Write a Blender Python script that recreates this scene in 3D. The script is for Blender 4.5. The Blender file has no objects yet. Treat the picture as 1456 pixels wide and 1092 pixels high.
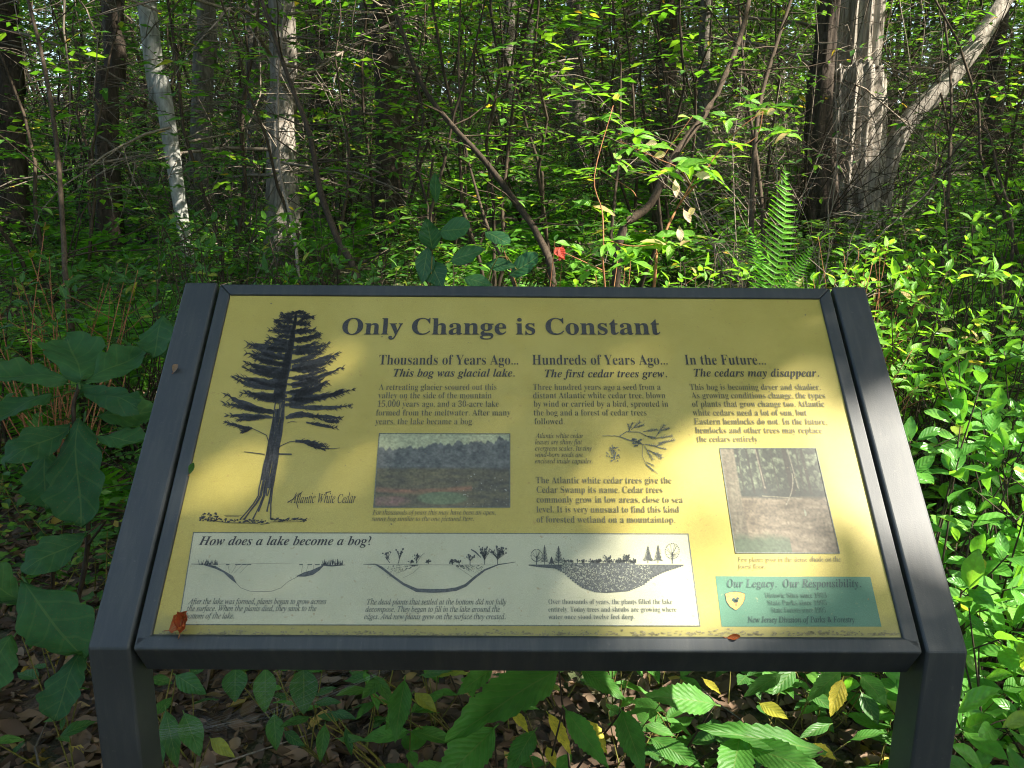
import bpy, math, random
import numpy as np
from math import sin, cos, pi, radians, sqrt, atan2
from mathutils import Vector, Matrix

scene = bpy.context.scene
COL = scene.collection
random.seed(7)
rng = np.random.default_rng(11)

# ------------------------------------------------------------------ camera
CAM = np.array([-0.02693, -0.88015, 1.36682])
CR = np.array([0.99996, -0.00429, 0.00726])
CU = np.array([-0.00607, 0.23050, 0.97305])
CF = np.array([0.00584, 0.97306, -0.23047])
FPX = 1172.05
cam_data = bpy.data.cameras.new('camera')
cam = bpy.data.objects.new('camera', cam_data)
COL.objects.link(cam)
m = Matrix(((CR[0], CU[0], -CF[0], CAM[0]), (CR[1], CU[1], -CF[1], CAM[1]), (CR[2], CU[2], -CF[2], CAM[2]), (0, 0, 0, 1)))
cam.matrix_world = m
cam_data.sensor_width = 36.0
cam_data.lens = FPX / 1456 * 36
cam_data.clip_start = 0.05
cam_data.clip_end = 500
scene.camera = cam

# ------------------------------------------------------------------ sky, sun, exposure
SUN = Vector((0.85, -0.28, 0.98)).normalized()           # direction towards the sun
SUN_N = np.array(SUN)
world = bpy.data.worlds.new('World')
scene.world = world
world.use_nodes = True
wn = world.node_tree
sky = wn.nodes.new('ShaderNodeTexSky')
sky.sky_type = 'NISHITA'
sky.sun_disc = False
sky.sun_elevation = math.asin(SUN.z)
sky.sun_rotation = atan2(SUN.x, SUN.y)
sky.air_density = 1.0
sky.dust_density = 2.5
sky.ozone_density = 0.6
bg = wn.nodes['Background']
wn.links.new(sky.outputs[0], bg.inputs[0])
bg.inputs[1].default_value = 0.15
sun_d = bpy.data.lights.new('sun', 'SUN')
sun_d.energy = 3.9
sun_d.angle = radians(0.53)
sun_d.color = (1.0, 0.95, 0.85)
sun_o = bpy.data.objects.new('sun', sun_d)
COL.objects.link(sun_o)
sun_o.rotation_euler = SUN.to_track_quat('Z', 'Y').to_euler()
sun_o.location = (4, -5, 12)
scene.view_settings.view_transform = 'Standard'
scene.view_settings.look = 'None'
scene.view_settings.gamma = 1.0
scene.view_settings.use_curve_mapping = False
scene.view_settings.exposure = 2.1
scene.view_settings.use_white_balance = True
scene.view_settings.white_balance_temperature = 6800
scene.view_settings.white_balance_tint = 10
scene.cycles.use_denoising = True
scene.cycles.filter_width = 1.1
scene.cycles.max_bounces = 8
scene.cycles.diffuse_bounces = 4
scene.cycles.glossy_bounces = 2
scene.cycles.transmission_bounces = 5
scene.cycles.transparent_max_bounces = 12
scene.cycles.sample_clamp_indirect = 6.0

# ------------------------------------------------------------------ helpers
def ray(px, py):
    return CF + CR * ((px - 728) / FPX) - CU * ((py - 546) / FPX)

def at(px, py, d):
    """world point seen at photo pixel (px, py), d metres ahead of the camera"""
    return Vector(CAM + ray(px, py) * d)

TILT = 0.7844
P_O = np.array([0, 0, 0.85])
P_N = np.array([0, -sin(TILT), cos(TILT)])
P_UP = np.array([0, cos(TILT), sin(TILT)])
P_W, P_H = 0.89, 0.509

def uv_of(px, py):
    d = ray(px, py)
    t = np.dot(P_O - CAM, P_N) / np.dot(d, P_N)
    P = CAM + d * t
    return P[0], float(np.dot(P - P_O, P_UP))

def pan(u, v, n=0.0):
    return P_O + np.array([u, 0, 0]) + P_UP * v + P_N * n

def ppx(px, py, n=0.0):
    u, v = uv_of(px, py)
    return pan(u, v, n)

def gz(x, y):
    """terrain height: level round the sign, then rising gently away from it"""
    x = np.asarray(x, float); y = np.asarray(y, float)
    t = np.clip(y - 1.2, 0, 42)
    z = 0.14 * t * (t / (t + 1.2))
    k = np.clip((y - 0.8) / 3.0, 0, 1)
    z = z + k * (0.10 * np.sin(x * 0.9 + 1.3) * np.cos(y * 0.7) + 0.05 * np.sin(x * 2.1 + y * 1.7))
    return z

def gzf(x, y):
    return float(gz(x, y))

def tag(o, label=None, cat=None, group=None, kind=None):
    if label: o['label'] = label
    if cat: o['category'] = cat
    if group: o['group'] = group
    if kind: o['kind'] = kind
    return o

def empty(name, loc, label, cat, group=None):
    o = bpy.data.objects.new(name, None)
    o.empty_display_size = 0.1
    COL.objects.link(o)
    o.location = loc
    return tag(o, label, cat, group)

def link(name, me, parent=None, mat=None, world_space=True, label=None):
    o = bpy.data.objects.new(name, me)
    COL.objects.link(o)
    if mat is not None and len(me.materials) == 0:
        me.materials.append(mat)
    if parent is not None:
        o.parent = parent
        if world_space:
            o.matrix_parent_inverse = Matrix.Translation(parent.location).inverted()
    if label: o['label'] = label
    return o

def mesh_np(name, V, F, UV=None, smooth=True, mat=None, C=None):
    V = np.ascontiguousarray(V, np.float32); F = np.ascontiguousarray(F, np.int32)
    me = bpy.data.meshes.new(name)
    k = F.shape[1]
    me.vertices.add(len(V)); me.vertices.foreach_set('co', V.ravel())
    me.loops.add(F.size); me.loops.foreach_set('vertex_index', F.ravel())
    me.polygons.add(len(F)); me.polygons.foreach_set('loop_start', np.arange(0, F.size, k, dtype=np.int32))
    if smooth:
        me.polygons.foreach_set('use_smooth', np.ones(len(F), bool))
    if UV is not None:
        l = me.uv_layers.new(name='UVMap')
        l.data.foreach_set('uv', np.ascontiguousarray(UV, np.float32).ravel())
    me.update(calc_edges=True)
    if C is not None:
        a = me.color_attributes.new('Col', 'FLOAT_COLOR', 'POINT')
        a.data.foreach_set('color', np.ascontiguousarray(C, np.float32).ravel())
    if mat: me.materials.append(mat)
    return me

class MB:
    """collects polygons of any size"""
    def __init__(s): s.v = []; s.f = []
    def add(s, vs, fs):
        b = len(s.v); s.v += [tuple(map(float, p)) for p in vs]; s.f += [tuple(i + b for i in f) for f in fs]
    def tube(s, pts, rad, sides=6, cap=True, wob=0.0, flat=None):
        P = [np.array(p, float) for p in pts]; n = len(P); vs = []
        ref = np.array([0.13, 0.31, 0.94]);
        for i in range(n):
            a = P[max(i - 1, 0)]; b = P[min(i + 1, n - 1)]; t = b - a; t = t / (np.linalg.norm(t) + 1e-9)
            r = ref if abs(np.dot(ref, t)) < 0.93 else np.array([0.94, 0.2, 0.1])
            x = np.cross(r, t); x /= np.linalg.norm(x); y = np.cross(t, x)
            R = rad[i] if hasattr(rad, '__len__') else rad
            for k in range(sides):
                an = 2 * pi * k / sides
                q = R * (1 + (random.uniform(-wob, wob) if wob else 0))
                vs.append(P[i] + x * cos(an) * q + y * sin(an) * q)
        fs = [(i * sides + k, i * sides + (k + 1) % sides, (i + 1) * sides + (k + 1) % sides, (i + 1) * sides + k) for i in range(n - 1) for k in range(sides)]
        if cap and sides > 2:
            fs.append(tuple(range(sides))[::-1]); fs.append(tuple((n - 1) * sides + k for k in range(sides)))
        s.add(vs, fs)
    def mesh(s, name, mat=None, smooth=True):
        me = bpy.data.meshes.new(name); me.from_pydata(s.v, [], s.f)
        if smooth:
            me.polygons.foreach_set('use_smooth', np.ones(len(me.polygons), bool))
        if mat: me.materials.append(mat)
        me.update(); return me

# ------------------------------------------------------------------ materials
def new_mat(name):
    mt = bpy.data.materials.new(name); mt.use_nodes = True
    nt = mt.node_tree
    return mt, nt, nt.nodes['Principled BSDF'], nt.nodes['Material Output']

def N(nt, t, **kw):
    n = nt.nodes.new(t)
    for k, v in kw.items():
        if k.startswith('_'): setattr(n, k[1:], v)
        else: n.inputs[k].default_value = v
    return n

def ramp(nt, stops, fac, interp='LINEAR'):
    r = nt.nodes.new('ShaderNodeValToRGB'); e = r.color_ramp.elements; r.color_ramp.interpolation = interp
    e[0].position, e[0].color = stops[0][0], (*stops[0][1], 1)
    e[1].position, e[1].color = stops[-1][0], (*stops[-1][1], 1)
    for p, c in stops[1:-1]:
        q = e.new(p); q.color = (*c, 1)
    nt.links.new(fac, r.inputs[0]); return r.outputs[0]

def math_n(nt, op, a, b=None, c=None, clamp=False):
    n = nt.nodes.new('ShaderNodeMath'); n.operation = op; n.use_clamp = clamp
    for i, v in enumerate((a, b, c)):
        if v is None: continue
        if hasattr(v, 'is_linked') or hasattr(v, 'links'): nt.links.new(v, n.inputs[i])
        else: n.inputs[i].default_value = v
    return n.outputs[0]

def mixc(nt, fac, a, b, mode='MIX'):
    n = nt.nodes.new('ShaderNodeMix'); n.data_type = 'RGBA'; n.blend_type = mode
    for i, v in ((0, fac), (6, a), (7, b)):
        if hasattr(v, 'links'): nt.links.new(v, n.inputs[i])
        elif i == 0: n.inputs[0].default_value = v
        else: n.inputs[i].default_value = (*v, 1)
    return n.outputs[2]

def leaf_mat(name, stops, trans=0.4, rough=0.42, veins=True, vs=.45, vein_n=9, vein_col=(0.20, 0.28, 0.08), tb=1.5, spot=0.0, spec=0.35):
    """stops: colours of individual leaves by a random value per leaf"""
    mt, nt, b, out = new_mat(name); L = nt.links.new
    g = nt.nodes.new('ShaderNodeNewGeometry'); oi = nt.nodes.new('ShaderNodeObjectInfo')
    r = math_n(nt, 'FRACT', math_n(nt, 'ADD', g.outputs['Random Per Island'], oi.outputs['Random']))
    col = ramp(nt, stops, r)
    tc = nt.nodes.new('ShaderNodeTexCoord')
    nz = N(nt, 'ShaderNodeTexNoise', Scale=9.0, Detail=3.0); L(tc.outputs['Object'], nz.inputs['Vector'])
    v = math_n(nt, 'MULTIPLY_ADD', nz.outputs[0], 0.7, 0.65)
    hs = N(nt, 'ShaderNodeHueSaturation'); L(col, hs.inputs['Color']); L(v, hs.inputs['Value'])
    col = hs.outputs[0]
    if spot > 0:
        n2 = N(nt, 'ShaderNodeTexNoise', Scale=60.0, Detail=4.0); L(tc.outputs['Object'], n2.inputs['Vector'])
        f = ramp(nt, [(0.60, (0, 0, 0)), (0.68, (1, 1, 1))], n2.outputs[0])
        f2 = math_n(nt, 'MULTIPLY', f, spot)
        col = mixc(nt, f2, col, (0.16, 0.09, 0.03))
    if veins:
        sx = nt.nodes.new('ShaderNodeSeparateXYZ'); L(tc.outputs['UV'], sx.inputs[0])
        du = math_n(nt, 'ABSOLUTE', math_n(nt, 'SUBTRACT', sx.outputs[0], 0.5))
        mid = math_n(nt, 'LESS_THAN', du, 0.018)
        ph = math_n(nt, 'FRACT', math_n(nt, 'MULTIPLY', math_n(nt, 'SUBTRACT', sx.outputs[1], math_n(nt, 'MULTIPLY', du, 0.5)), float(vein_n)))
        side = math_n(nt, 'LESS_THAN', math_n(nt, 'ABSOLUTE', math_n(nt, 'SUBTRACT', ph, 0.5)), 0.07)
        vv = math_n(nt, 'MAXIMUM', mid, math_n(nt, 'MULTIPLY', side, 0.45))
        col = mixc(nt, math_n(nt, 'MULTIPLY', vv, vs), col, vein_col)
        tri = math_n(nt, 'ABSOLUTE', math_n(nt, 'SUBTRACT', ph, 0.5))
        bp = N(nt, 'ShaderNodeBump', Strength=0.35, Distance=0.004); L(tri, bp.inputs['Height']); L(bp.outputs[0], b.inputs['Normal'])
    L(col, b.inputs['Base Color'])
    b.inputs['Roughness'].default_value = rough
    b.inputs['Specular IOR Level'].default_value = spec
    tr = nt.nodes.new('ShaderNodeBsdfTranslucent')
    tcx = mixc(nt, 1.0, col, (1.25 * tb, 1.15 * tb, 0.45 * tb), 'MULTIPLY')
    L(tcx, tr.inputs[0])
    mx = nt.nodes.new('ShaderNodeMixShader'); mx.inputs[0].default_value = trans
    L(b.outputs[0], mx.inputs[1]); L(tr.outputs[0], mx.inputs[2]); L(mx.outputs[0], out.inputs[0])
    return mt

G = lambda *a: a
M_OAKLEAF = leaf_mat('oak_leaf', [(0, G(.028, .095, .036)), (0.6, G(.038, .12, .038)), (1, G(.055, .15, .035))], trans=.3, vein_n=5, rough=.6, vs=.22, spot=.35, spec=.2)
M_SERR = leaf_mat('serrated_leaf', [(0, G(.055, .19, .03)), (0.5, G(.075, .245, .038)), (1, G(.095, .29, .05))], trans=.42, vein_n=11, rough=.5)
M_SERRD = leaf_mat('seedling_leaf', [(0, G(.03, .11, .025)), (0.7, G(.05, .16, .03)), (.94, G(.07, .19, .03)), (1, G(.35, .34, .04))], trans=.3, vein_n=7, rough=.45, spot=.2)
M_YEL = leaf_mat('yellow_leaf', [(0, G(.50, .46, .05)), (1, G(.6, .5, .06))], trans=.35, vein_n=7, spot=.9, rough=.6)
M_BUSH = leaf_mat('glossy_bush_leaf', [(0, G(.07, .24, .04)), (0.4, G(.10, .31, .05)), (.75, G(.13, .38, .06)), (.95, G(.20, .44, .08)), (.985, G(.30, .38, .06)), (1, G(.55, .42, .08))], trans=.42, vein_n=6, rough=.34, spec=.5)
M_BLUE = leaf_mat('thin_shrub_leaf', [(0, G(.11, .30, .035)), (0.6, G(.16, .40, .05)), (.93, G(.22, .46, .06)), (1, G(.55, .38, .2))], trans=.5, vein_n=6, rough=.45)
M_TANLEAF = leaf_mat('papery_leaf', [(0, G(.62, .44, .30)), (1, G(.75, .62, .45))], trans=.4, vein_n=6, rough=.7, vein_col=(.4, .25, .15))
M_RED = leaf_mat('red_leaf', [(0, G(.40, .03, .03)), (1, G(.5, .08, .04))], trans=.35, vein_n=6, rough=.6, spot=.7)
M_DARKBROAD = leaf_mat('dark_broad_leaf', [(0, G(.025, .10, .04)), (1, G(.045, .14, .045))], trans=.3, vein_n=6, rough=.45)
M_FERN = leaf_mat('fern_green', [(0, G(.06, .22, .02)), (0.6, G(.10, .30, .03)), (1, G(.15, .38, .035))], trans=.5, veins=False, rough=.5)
M_FERNL = leaf_mat('fern_lit_green', [(0, G(.13, .38, .04)), (1, G(.17, .44, .05))], trans=.5, veins=False, rough=.5)  # lighter copy of the fern green, sunlight put into its colour
M_FERNB = leaf_mat('fern_bronze', [(0, G(.22, .14, .03)), (1, G(.30, .20, .04))], trans=.4, veins=False, rough=.6)
M_MID = leaf_mat('understory_leaf', [(0, G(.034, .105, .022)), (0.5, G(.068, .185, .032)), (.9, G(.125, .27, .045)), (.975, G(.2, .28, .04)), (1, G(.45, .30, .06))], trans=.45, veins=False, rough=.45)
M_MIDL = leaf_mat('broad_understory_leaf', [(0, G(.06, .20, .025)), (0.6, G(.11, .30, .035)), (.95, G(.20, .38, .05)), (1, G(.5, .38, .07))], trans=.5, veins=False, rough=.45)  # lighter understory green, coloured to read as sunlit patches
M_CANOPY = leaf_mat('canopy_leaf', [(0, G(.04, .12, .02)), (1, G(.08, .18, .03))], trans=.45, veins=False, rough=.5)
M_LITTER = leaf_mat('litter_leaf', [(0, G(.045, .028, .018)), (0.35, G(.10, .062, .038)), (.7, G(.17, .11, .07)), (.94, G(.26, .18, .12)), (1, G(.38, .28, .05))], trans=.1, veins=False, rough=.75)
M_CURL = leaf_mat('curled_red_leaf', [(0, G(.28, .04, .018)), (0.5, G(.42, .10, .02)), (1, G(.16, .012, .02))], trans=.2, vein_n=5, rough=.6, spot=1.0)

def bark_mat(name, dark, light, sc=(14, 14, 2.2), bump=0.6, patch=None, rough=0.85, dist=.02):
    mt, nt, b, out = new_mat(name); L = nt.links.new
    tc = nt.nodes.new('ShaderNodeTexCoord'); mp = N(nt, 'ShaderNodeMapping'); mp.inputs['Scale'].default_value = sc
    L(tc.outputs['Object'], mp.inputs['Vector'])
    n1 = N(nt, 'ShaderNodeTexNoise', Scale=2.2, Detail=8.0, Roughness=0.65); L(mp.outputs[0], n1.inputs['Vector'])
    n2 = N(nt, 'ShaderNodeTexNoise', Scale=1.7, Detail=4.0); L(tc.outputs['Object'], n2.inputs['Vector'])
    col = ramp(nt, [(0.32, dark), (0.5, tuple((a + c) / 2 for a, c in zip(dark, light))), (0.68, light)], n1.outputs[0])
    f = ramp(nt, [(0.4, (0, 0, 0)), (0.65, (1, 1, 1))], n2.outputs[0])
    pc = patch or tuple(x * .55 for x in dark)
    col = mixc(nt, math_n(nt, 'MULTIPLY', f, .5), col, pc)
    oi = nt.nodes.new('ShaderNodeObjectInfo')
    hs = N(nt, 'ShaderNodeHueSaturation'); L(col, hs.inputs['Color']); L(math_n(nt, 'MULTIPLY_ADD', oi.outputs['Random'], .5, .75), hs.inputs['Value'])
    L(hs.outputs[0], b.inputs['Base Color']); b.inputs['Roughness'].default_value = rough
    b.inputs['Specular IOR Level'].default_value = .2
    bp = N(nt, 'ShaderNodeBump', Strength=bump, Distance=dist); L(n1.outputs[0], bp.inputs['Height']); L(bp.outputs[0], b.inputs['Normal'])
    return mt

M_CEDAR = bark_mat('cedar_bark', (.12, .09, .07), (.50, .46, .40), (15, 15, 1.0), 1.0, patch=(.24, .22, .17), dist=.04)
M_BIRCH = bark_mat('birch_bark', (.20, .20, .18), (.50, .50, .47), (12, 12, 4), 0.6, patch=(.10, .11, .08), dist=.015)
M_LOG = bark_mat('weathered_wood', (.14, .12, .10), (.42, .38, .33), (18, 18, 1.6), .9, dist=.02)
M_GREYBARK = bark_mat('grey_bark', (.075, .065, .05), (.23, .205, .17), (22, 22, 2.5), .8)
M_DARKBARK = bark_mat('dark_bark', (.030, .022, .016), (.10, .078, .06), (22, 22, 3), .7)
M_STEM = bark_mat('stem_bark', (.03, .022, .015), (.11, .08, .055), (40, 40, 10), .4, dist=.004)
M_TWIG = bark_mat('dead_twig', (.13, .10, .075), (.34, .29, .23), (60, 60, 20), .3, dist=.003)
M_GSTEM = bark_mat('green_stem', (.12, .15, .03), (.28, .20, .06), (60, 60, 10), .2, dist=.002)
M_REDSTEM = bark_mat('reddish_stem', (.26, .10, .05), (.45, .22, .10), (60, 60, 10), .2, dist=.002)

def frame_mat():
    mt, nt, b, out = new_mat('charcoal_powder_coat'); L = nt.links.new
    tc = nt.nodes.new('ShaderNodeTexCoord')
    n1 = N(nt, 'ShaderNodeTexNoise', Scale=5.0, Detail=5.0); L(tc.outputs['Object'], n1.inputs['Vector'])
    n2 = N(nt, 'ShaderNodeTexNoise', Scale=700.0, Detail=2.0); L(tc.outputs['Object'], n2.inputs['Vector'])
    n3 = N(nt, 'ShaderNodeTexNoise', Scale=130.0, Detail=3.0); L(tc.outputs['Object'], n3.inputs['Vector'])
    col = ramp(nt, [(0.3, (.024, .030, .034)), (0.7, (.036, .043, .048))], n1.outputs[0])
    sp = ramp(nt, [(0.70, (0, 0, 0)), (0.74, (1, 1, 1))], n3.outputs[0])
    col = mixc(nt, math_n(nt, 'MULTIPLY', sp, .12), col, (.22, .21, .18))
    mp = N(nt, 'ShaderNodeMapping'); mp.inputs['Scale'].default_value = (26, 3.5, 3.5); L(tc.outputs['Object'], mp.inputs['Vector'])
    n6 = N(nt, 'ShaderNodeTexNoise', Scale=3.0, Detail=7.0, Roughness=.7); L(mp.outputs[0], n6.inputs['Vector'])
    du = ramp(nt, [(0.45, (0, 0, 0)), (0.75, (1, 1, 1))], n6.outputs[0])     # dried runs of dust
    col = mixc(nt, math_n(nt, 'MULTIPLY', du, .22), col, (.13, .13, .105))
    n7 = N(nt, 'ShaderNodeTexNoise', Scale=55.0, Detail=6.0, Roughness=.75); L(tc.outputs['Object'], n7.inputs['Vector'])
    sc_ = ramp(nt, [(0.60, (0, 0, 0)), (0.66, (1, 1, 1))], n7.outputs[0])
    col = mixc(nt, math_n(nt, 'MULTIPLY', sc_, .10), col, (.12, .12, .11))
    L(col, b.inputs['Base Color'])
    L(math_n(nt, 'MULTIPLY_ADD', n1.outputs[0], .3, .34), b.inputs['Roughness'])
    bp = N(nt, 'ShaderNodeBump', Strength=.12, Distance=.001); L(n2.outputs[0], bp.inputs['Height']); L(bp.outputs[0], b.inputs['Normal'])
    return mt
M_FRAME = frame_mat()

def plate_mat(name, base, base2, dirt_edge=True, stain=(.30, .17, .06)):
    mt, nt, b, out = new_mat(name); L = nt.links.new
    tc = nt.nodes.new('ShaderNodeTexCoord')
    n1 = N(nt, 'ShaderNodeTexNoise', Scale=7.0, Detail=6.0, Roughness=.6); L(tc.outputs['Object'], n1.inputs['Vector'])
    col = ramp(nt, [(0.3, base), (0.7, base2)], n1.outputs[0])
    n8 = N(nt, 'ShaderNodeTexNoise', Scale=3.2, Detail=8.0, Roughness=.72); L(tc.outputs['Object'], n8.inputs['Vector'])      # faded and grubby blotches
    col = mixc(nt, math_n(nt, 'MULTIPLY', ramp(nt, [(0.50, (0, 0, 0)), (0.70, (1, 1, 1))], n8.outputs[0]), .30), col, tuple(min(1, x * 1.08 + .05) for x in base2))
    col = mixc(nt, math_n(nt, 'MULTIPLY', ramp(nt, [(0.30, (1, 1, 1)), (0.47, (0, 0, 0))], n8.outputs[0]), .28), col, (base[0] * .75, base[1] * .70, base[2] * .55))
    n2 = N(nt, 'ShaderNodeTexNoise', Scale=170.0, Detail=3.0); L(tc.outputs['Object'], n2.inputs['Vector'])
    n4 = N(nt, 'ShaderNodeTexNoise', Scale=5.0, Detail=2.0); L(tc.outputs['Object'], n4.inputs['Vector'])
    sp = ramp(nt, [(0.66, (0, 0, 0)), (0.76, (1, 1, 1))], n2.outputs[0])
    col = mixc(nt, math_n(nt, 'MULTIPLY', math_n(nt, 'MULTIPLY', sp, n4.outputs[0]), .9), col, stain)
    n3 = N(nt, 'ShaderNodeTexNoise', Scale=900.0, Detail=2.0); L(tc.outputs['Object'], n3.inputs['Vector'])
    sp3 = ramp(nt, [(0.35, (.86, .86, .86)), (0.7, (1.05, 1.05, 1.05))], n3.outputs[0])
    col = mixc(nt, 1.0, col, sp3, 'MULTIPLY')
    if dirt_edge:   # grime collected along the lower edge of the plate
        sx = nt.nodes.new('ShaderNodeSeparateXYZ'); L(tc.outputs['UV'], sx.inputs[0])
        n5 = N(nt, 'ShaderNodeTexNoise', Scale=45.0, Detail=5.0, Roughness=.7); L(tc.outputs['Object'], n5.inputs['Vector'])
        e = math_n(nt, 'ADD', sx.outputs[1], math_n(nt, 'MULTIPLY', math_n(nt, 'SUBTRACT', n5.outputs[0], .5), .06))
        f = ramp(nt, [(0.006, (1, 1, 1)), (0.034, (.6, .6, .6)), (.062, (0, 0, 0))], e)
        col = mixc(nt, math_n(nt, 'MULTIPLY', f, .8), col, (.20, .19, .07))
    L(col, b.inputs['Base Color']); b.inputs['Roughness'].default_value = .38
    b.inputs['Specular IOR Level'].default_value = .4
    return mt
M_PLATE = plate_mat('yellow_sign_face', (.405, .325, .068), (.475, .388, .098))
M_BOX = plate_mat('cream_print', (.42, .415, .285), (.50, .49, .34), False)
M_GREEN = plate_mat('green_print', (.06, .175, .11), (.085, .205, .135), False, stain=(.3, .3, .15))

def ink(name, c, rough=.4):
    mt, nt, b, out = new_mat(name)
    tc = nt.nodes.new('ShaderNodeTexCoord')
    n1 = N(nt, 'ShaderNodeTexNoise', Scale=420.0, Detail=3.0); nt.links.new(tc.outputs['Object'], n1.inputs['Vector'])
    col = ramp(nt, [(0.35, tuple(x * .8 for x in c)), (0.72, tuple(min(1, x * 1.5 + .015) for x in c))], n1.outputs[0])
    nt.links.new(col, b.inputs['Base Color']); b.inputs['Roughness'].default_value = rough
    return mt
INK_D = ink('dark_ink', (.027, .027, .025))
INK_M = ink('faded_ink', (.12, .108, .048))
INK_L = ink('pale_ink', (.19, .165, .06))
INK_G = ink('grey_ink_on_cream', (.12, .13, .10))
INK_T = ink('ink_on_green', (.022, .062, .05))
INK_TF = ink('faded_ink_on_green', (.035, .095, .065))
INK_PF = ink('pale_flecks', (.26, .27, .20))
INK_O = ink('orange_emblem', (.50, .27, .06))
INK_LINE = ink('thin_line_ink', (.10, .11, .085))

def print_mat():
    mt, nt, b, out = new_mat('faded_print')
    a = nt.nodes.new('ShaderNodeVertexColor'); a.layer_name = 'Col'
    nt.links.new(a.outputs[0], b.inputs['Base Color']); b.inputs['Roughness'].default_value = .38
    return mt
M_PRINT = print_mat()

# ------------------------------------------------------------------ ground
def ground_mat():
    mt, nt, b, out = new_mat('forest_floor'); L = nt.links.new
    tc = nt.nodes.new('ShaderNodeTexCoord')
    n1 = N(nt, 'ShaderNodeTexNoise', Scale=1.1, Detail=5.0); L(tc.outputs['Object'], n1.inputs['Vector'])
    n2 = N(nt, 'ShaderNodeTexVoronoi', Scale=22.0); L(tc.outputs['Object'], n2.inputs['Vector'])
    n3 = N(nt, 'ShaderNodeTexNoise', Scale=45.0, Detail=6.0); L(tc.outputs['Object'], n3.inputs['Vector'])
    c = ramp(nt, [(0.25, (.03, .022, .014)), (0.5, (.085, .055, .035)), (0.75, (.17, .115, .075))], n3.outputs[0])
    bw = nt.nodes.new('ShaderNodeRGBToBW'); L(n2.outputs['Color'], bw.inputs[0])
    c = mixc(nt, .45, c, ramp(nt, [(0, (.25, .22, .2)), (1, (.75, .70, .62))], bw.outputs[0]), 'OVERLAY')
    hs = N(nt, 'ShaderNodeHueSaturation'); hs.inputs['Saturation'].default_value = .75; L(c, hs.inputs['Color'])
    f = ramp(nt, [(0.48, (0, 0, 0)), (0.60, (1, 1, 1))], n1.outputs[0])
    c = mixc(nt, math_n(nt, 'MULTIPLY', f, .6), hs.outputs[0], (.05, .10, .02))
    L(c, b.inputs['Base Color']); b.inputs['Roughness'].default_value = .95
    bp = N(nt, 'ShaderNodeBump', Strength=.8, Distance=.03); L(n3.outputs[0], bp.inputs['Height']); L(bp.outputs[0], b.inputs['Normal'])
    return mt

def grid(x0, x1, nx, y0, y1, ny, yp=1.0, xp=1.0):
    X = np.linspace(-1, 1, nx); X = np.sign(X) * np.abs(X) ** xp; X = (x0 + x1) / 2 + X * (x1 - x0) / 2
    Y = y0 + (y1 - y0) * np.linspace(0, 1, ny) ** yp
    gx, gy = np.meshgrid(X, Y)
    idx = np.arange(nx * ny).reshape(ny, nx)
    F = np.stack([idx[:-1, :-1], idx[:-1, 1:], idx[1:, 1:], idx[1:, :-1]], -1).reshape(-1, 4)
    return gx.ravel(), gy.ravel(), F

gx, gy, gF = grid(-160, 160, 221, -14, 200, 240, 2.0, 2.2)
gV = np.stack([gx, gy, gz(gx, gy)], 1)
ground = link('ground', mesh_np('ground', gV, gF, mat=ground_mat()))
tag(ground, kind='structure')

# ------------------------------------------------------------------ the sign
sign = empty('wayside_sign', (0, 0, 0), 'slanted yellow interpretive sign in a charcoal metal frame on two square posts', 'sign')

def bevel_obj(o, w=0.0025, seg=2):
    md = o.modifiers.new('bevel', 'BEVEL'); md.width = w; md.segments = seg; md.limit_method = 'ANGLE'; md.angle_limit = radians(35)
    return o

def post(x0, x1):
    # outline in the (y, z) plane: front face of the vertical leg, bend, upper face of the arm, top end, under side
    f = pan(0, -0.0148, 0.0); ftop = pan(0, 0.532, 0.0)
    th = 0.052
    btop = pan(0, 0.532, -th)
    yb = f[1] + 0.055
    # under side of arm meets rear face of the leg
    bl = pan(0, -0.0148, -th); s = (yb - bl[1]) / P_UP[1]
    inner = bl + P_UP * s
    prof = [(f[1], -0.25), (f[1], f[2]), (ftop[1], ftop[2]), (btop[1], btop[2]), (inner[1], inner[2]), (yb, -0.25)]
    n = len(prof)
    V = [(x0, y, z) for y, z in prof] + [(x1, y, z) for y, z in prof]
    F = [tuple(range(n)), tuple(range(n, 2 * n))[::-1]] + [(i, i + n, (i + 1) % n + n, (i + 1) % n) for i in range(n)]
    mb = MB(); mb.add(V, F)
    me = mb.mesh('post', M_FRAME, smooth=False)
    o = link('post', me, sign); bevel_obj(o, .0035, 3)
    # welded seam line at the bend
    return o
import bmesh
def fix_normals(me):
    bm = bmesh.new(); bm.from_mesh(me); bmesh.ops.recalc_face_normals(bm, faces=bm.faces); bm.to_mesh(me); bm.free()
for a, b in ((-.5170, -.4678), (.4690, .5185)):
    o = post(a, b); fix_normals(o.data)

# frame: four mitred rails round the plate, upper faces flush with the arms
FO = (-.4632, .4640, -.0160, .5285)   # outer u0,u1,v0,v1
FI = (-.4450, .4450, .0005, .5085)
def rail(pts_o, pts_i, depth, nm='frame_rail'):
    mb = MB()
    top = [pan(*pts_o[0]), pan(*pts_o[1]), pan(*pts_i[1]), pan(*pts_i[0])]
    bot = [pan(*pts_o[0], -depth), pan(*pts_o[1], -depth), pan(*pts_i[1], -depth), pan(*pts_i[0], -depth)]
    mb.add(top + bot, [(0, 1, 2, 3), (7, 6, 5, 4), (0, 4, 5, 1), (1, 5, 6, 2), (2, 6, 7, 3), (3, 7, 4, 0)])
    me = mb.mesh(nm, M_FRAME, smooth=False); fix_normals(me)
    return bevel_obj(link(nm, me, sign), .0022, 3)
g_ = .00015
rail(((FO[0], FO[3]), (FO[1], FO[3])), ((FI[0] + g_, FI[3]), (FI[1] - g_, FI[3])), .03)
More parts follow.
